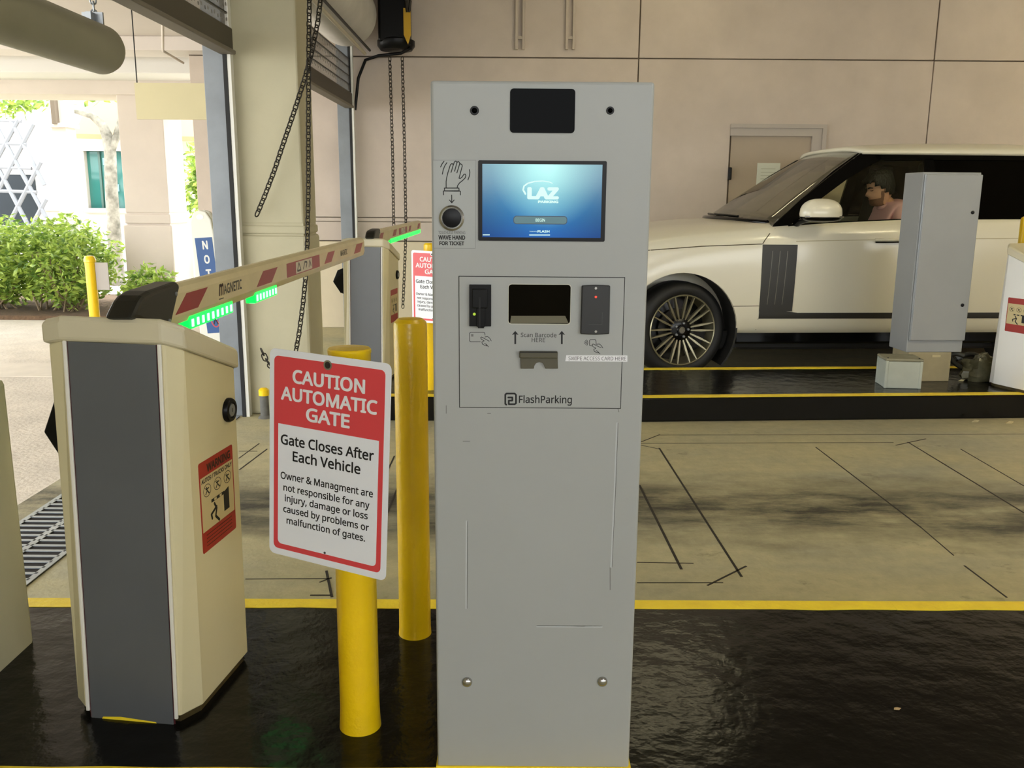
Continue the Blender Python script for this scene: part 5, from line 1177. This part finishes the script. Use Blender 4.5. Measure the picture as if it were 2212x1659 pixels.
# white trellis
tr_ = thing('trellis', 'white diagonal trellis screen at the left edge beyond the hedge', 'trellis', (-8.5, 15, 0))
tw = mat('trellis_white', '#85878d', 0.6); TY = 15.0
def tp(x, y): return ay(x, y, TY)
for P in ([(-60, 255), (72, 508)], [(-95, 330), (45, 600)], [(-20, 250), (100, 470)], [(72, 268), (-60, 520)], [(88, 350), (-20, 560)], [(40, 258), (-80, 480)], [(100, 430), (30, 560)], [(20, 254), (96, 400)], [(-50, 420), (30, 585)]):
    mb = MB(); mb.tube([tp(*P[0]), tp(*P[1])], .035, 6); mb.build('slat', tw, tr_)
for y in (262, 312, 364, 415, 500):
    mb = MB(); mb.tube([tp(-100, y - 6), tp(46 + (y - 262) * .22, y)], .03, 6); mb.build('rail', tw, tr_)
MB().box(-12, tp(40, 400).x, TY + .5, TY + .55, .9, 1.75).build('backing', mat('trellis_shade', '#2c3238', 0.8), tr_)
# trees
bark_m = mat('mottled_bark', '#a39d90', 0.85, col2='#5f5b50', vscale=7)
def leafmat(name, c1, c2):
    m = bpy.data.materials.new(name); m.use_nodes = True; n = m.node_tree.nodes; l = m.node_tree.links; b = n['Principled BSDF']
    tc = n.new('ShaderNodeTexCoord'); nz = n.new('ShaderNodeTexNoise'); nz.inputs['Scale'].default_value = 9; l.new(tc.outputs['Object'], nz.inputs['Vector'])
    rp = n.new('ShaderNodeValToRGB'); rp.color_ramp.elements[0].position = .35; rp.color_ramp.elements[1].position = .65; rp.color_ramp.elements[0].color = (*hexc(c1), 1); rp.color_ramp.elements[1].color = (*hexc(c2), 1)
    l.new(nz.outputs['Fac'], rp.inputs[0]); l.new(rp.outputs[0], b.inputs['Base Color']); b.inputs['Roughness'].default_value = .5
    t_ = n.new('ShaderNodeBsdfTranslucent'); l.new(rp.outputs[0], t_.inputs[0]); mx = n.new('ShaderNodeMixShader'); mx.inputs[0].default_value = .35
    l.new(b.outputs[0], mx.inputs[1]); l.new(t_.outputs[0], mx.inputs[2]); l.new(mx.outputs[0], n['Material Output'].inputs[0]); return m
leaf_m = leafmat('hedge_leaf', '#55772a', '#b3c85a')
def leaves(mb, c, r, n_, size, shell=.55, zmin=.05):
    for _ in range(n_):
        while True:
            d = Vector((random.uniform(-1, 1), random.uniform(-1, 1), random.uniform(-1, 1)))
            if .05 < d.length < 1: break
        d = d.normalized() * (shell + (1 - shell) * random.random())
        wob = 1 + .22 * noise.noise(d * 2.3 + Vector(c))
        p = Vector((c[0] + d.x * r[0] * wob, c[1] + d.y * r[1] * wob, max(zmin, c[2] + d.z * r[2] * wob)))
        u = Vector((random.gauss(0, 1), random.gauss(0, 1), random.gauss(0, .6))).normalized(); v = u.cross(Vector((random.gauss(0, 1), random.gauss(0, 1), random.gauss(0, 1)))).normalized(); w = u.cross(v)
        L = size * random.uniform(.7, 1.3)
        mb.add([p - u * L, p + v * L * .38 + w * L * .1, p + u * L, p - v * L * .38 + w * L * .1], [(0, 1, 2), (0, 2, 3)])
def bush(label, blobs, size, root, twigs=10, group='bushes along the driveway'):
    t = thing('hedge_bush', label, 'bush', root, 0, group)
    mb = MB()
    for c, r, n_ in blobs: leaves(mb, c, r, n_, size)
    f_ = mb.build('foliage', leaf_m, t); f_['kind'] = 'stuff'
    tm = MB()
    for c, r, n_ in blobs:
        for q in range(twigs):
            a = random.uniform(0, 6.28); tm.tube([(c[0] + random.uniform(-.3, .3) * r[0], c[1] + random.uniform(-.3, .3) * r[1], 0), (c[0] + .45 * r[0] * math.cos(a), c[1] + .45 * r[1] * math.sin(a), c[2] * .6), (c[0] + .7 * r[0] * math.cos(a), c[1] + .7 * r[1] * math.sin(a), c[2] + r[2] * .3)], .010, 5, rs=[.014, .010, .004])
    s_ = tm.build('stems', mat('twig_brown', '#7c6b52', 0.9), t); s_['kind'] = 'stuff'
    return t
hb = []
for x, y, rx, rz, cz in ((-6.9, 10.9, .75, .50, .58), (-6.15, 10.75, .62, .48, .56), (-5.55, 10.8, .62, .52, .60), (-5.25, 10.65, .42, .42, .48), (-6.5, 11.4, .8, .55, .62), (-5.6, 11.4, .60, .55, .60), (-7.7, 11.0, .7, .5, .55)):
    hb.append(((x, y, cz), (rx, .62 if rx > .4 else .3, rz), int(2600 * rx)))
bush('long leafy green hedge beside the driveway at the left', hb, .050, (-5.8, 10.8, 0))
bush('small dark bush at the foot of the stout pillar', [((-4.30, 10.5, .33), (.34, .3, .30), 700)], .05, (-4.3, 10.5, 0), 6)
bush('green bush seen behind the blue notice stand', [((-3.75, 12.2, .55), (.36, .5, .48), 900), ((-3.35, 12.4, .5), (.4, .5, .42), 700)], .06, (-3.6, 12.2, 0), 5)
o = struct(MB().box(-9, -4.25, 10.15, 12.5, 0, .05).build('planting_bed', mat('mulch', '#5f4a35', 0.95, var=0.3, vscale=20, bump=0.5, bscale=40))); o['label'] = 'brown mulch bed under the hedge'
t = thing('tree', 'pale mottled tree trunk with a fork beyond the hedge', 'tree', (-6.6, 14.3, 0), 0)
TRY = 14.3
mb = MB(); mb.tube([ay(258, 690, TRY), ay(245, 480, TRY), ay(240, 400, TRY), ay(238, 330, TRY), ay(232, 295, TRY), ay(222, 270, TRY), ay(198, 250, TRY), ay(160, 240, TRY)], .1, 10, rs=[.14, .10, .095, .09, .085, .07, .05, .03]); mb.build('trunk', bark_m, t, smooth=60)
mb = MB(); mb.tube([ay(240, 325, TRY), ay(250, 300, TRY), ay(262, 255, TRY), ay(275, 190, TRY)], .05, 8, rs=[.07, .06, .05, .04]); mb.build('branch', bark_m, t, smooth=60)
mb = MB(); p = ay(10, 212, 16); leaves(mb, p, (.9, .6, .35), 260, .10, .3); p = ay(190, 170, TRY); leaves(mb, p, (1.2, .8, .4), 300, .09, .3); f_ = mb.build('crown', leaf_m, t); f_['kind'] = 'stuff'
t = thing('tree', 'green tree crown glimpsed between the pillar and the back wall', 'tree', (-4.5, 14.5, 0))
mb = MB(); p = ay(436, 395, 14.5); leaves(mb, p, (.28, .5, .75), 700, .08, .2); f_ = mb.build('crown', leaf_m, t); f_['kind'] = 'stuff'
mb = MB(); mb.tube([(p.x, 14.5, 0), (p.x, 14.5, p.z)], .05, 8); mb.build('trunk', bark_m, t)

# ================================================================== CEILING LIGHTS
def fixture(label, x, y, z, L, energy, col, along='X'):
    t = thing('ceiling_light', label, 'ceiling light', (x, y, z), 0, 'garage ceiling lights')
    hx_, hy_ = (L / 2, .14) if along == 'X' else (.14, L / 2)
    MB().box(x - hx_, x + hx_, y - hy_, y + hy_, z + .02, z + .09).build('housing', mat('fixture_white', '#cfcfc8', 0.5), t)
    em = mat('tube_' + label[:6].replace(' ', '_'), '#ffffff', 0.4, emit=col, estr=energy)
    for s_ in (-.06, .06):
        mb = MB(); mb.tube([(x - hx_ * .95, y + s_, z), (x + hx_ * .95, y + s_, z)] if along == 'X' else [(x + s_, y - hy_ * .95, z), (x + s_, y + hy_ * .95, z)], .018, 8); mb.build('tube', em, t)
WARM = '#fff0c2'
fixture('far-right ceiling tube light above the car lane', 7.6, 7.2, 4.02, 2.4, 110, WARM)
fixture('car lane ceiling tube light above the bonnet', 1.4, 8.4, 4.02, 1.6, 16, WARM)
fixture('right ceiling tube light above the middle lane', 4.8, 2.7, 4.02, 2.4, 130, WARM)
fixture('middle ceiling tube light above the kiosk lane', 0.8, 2.9, 4.02, 1.6, 24, '#fff6dc')
fixture('rear ceiling tube light behind the camera', 2.0, -1.5, 4.02, 2.4, 30, '#f6f8ff')
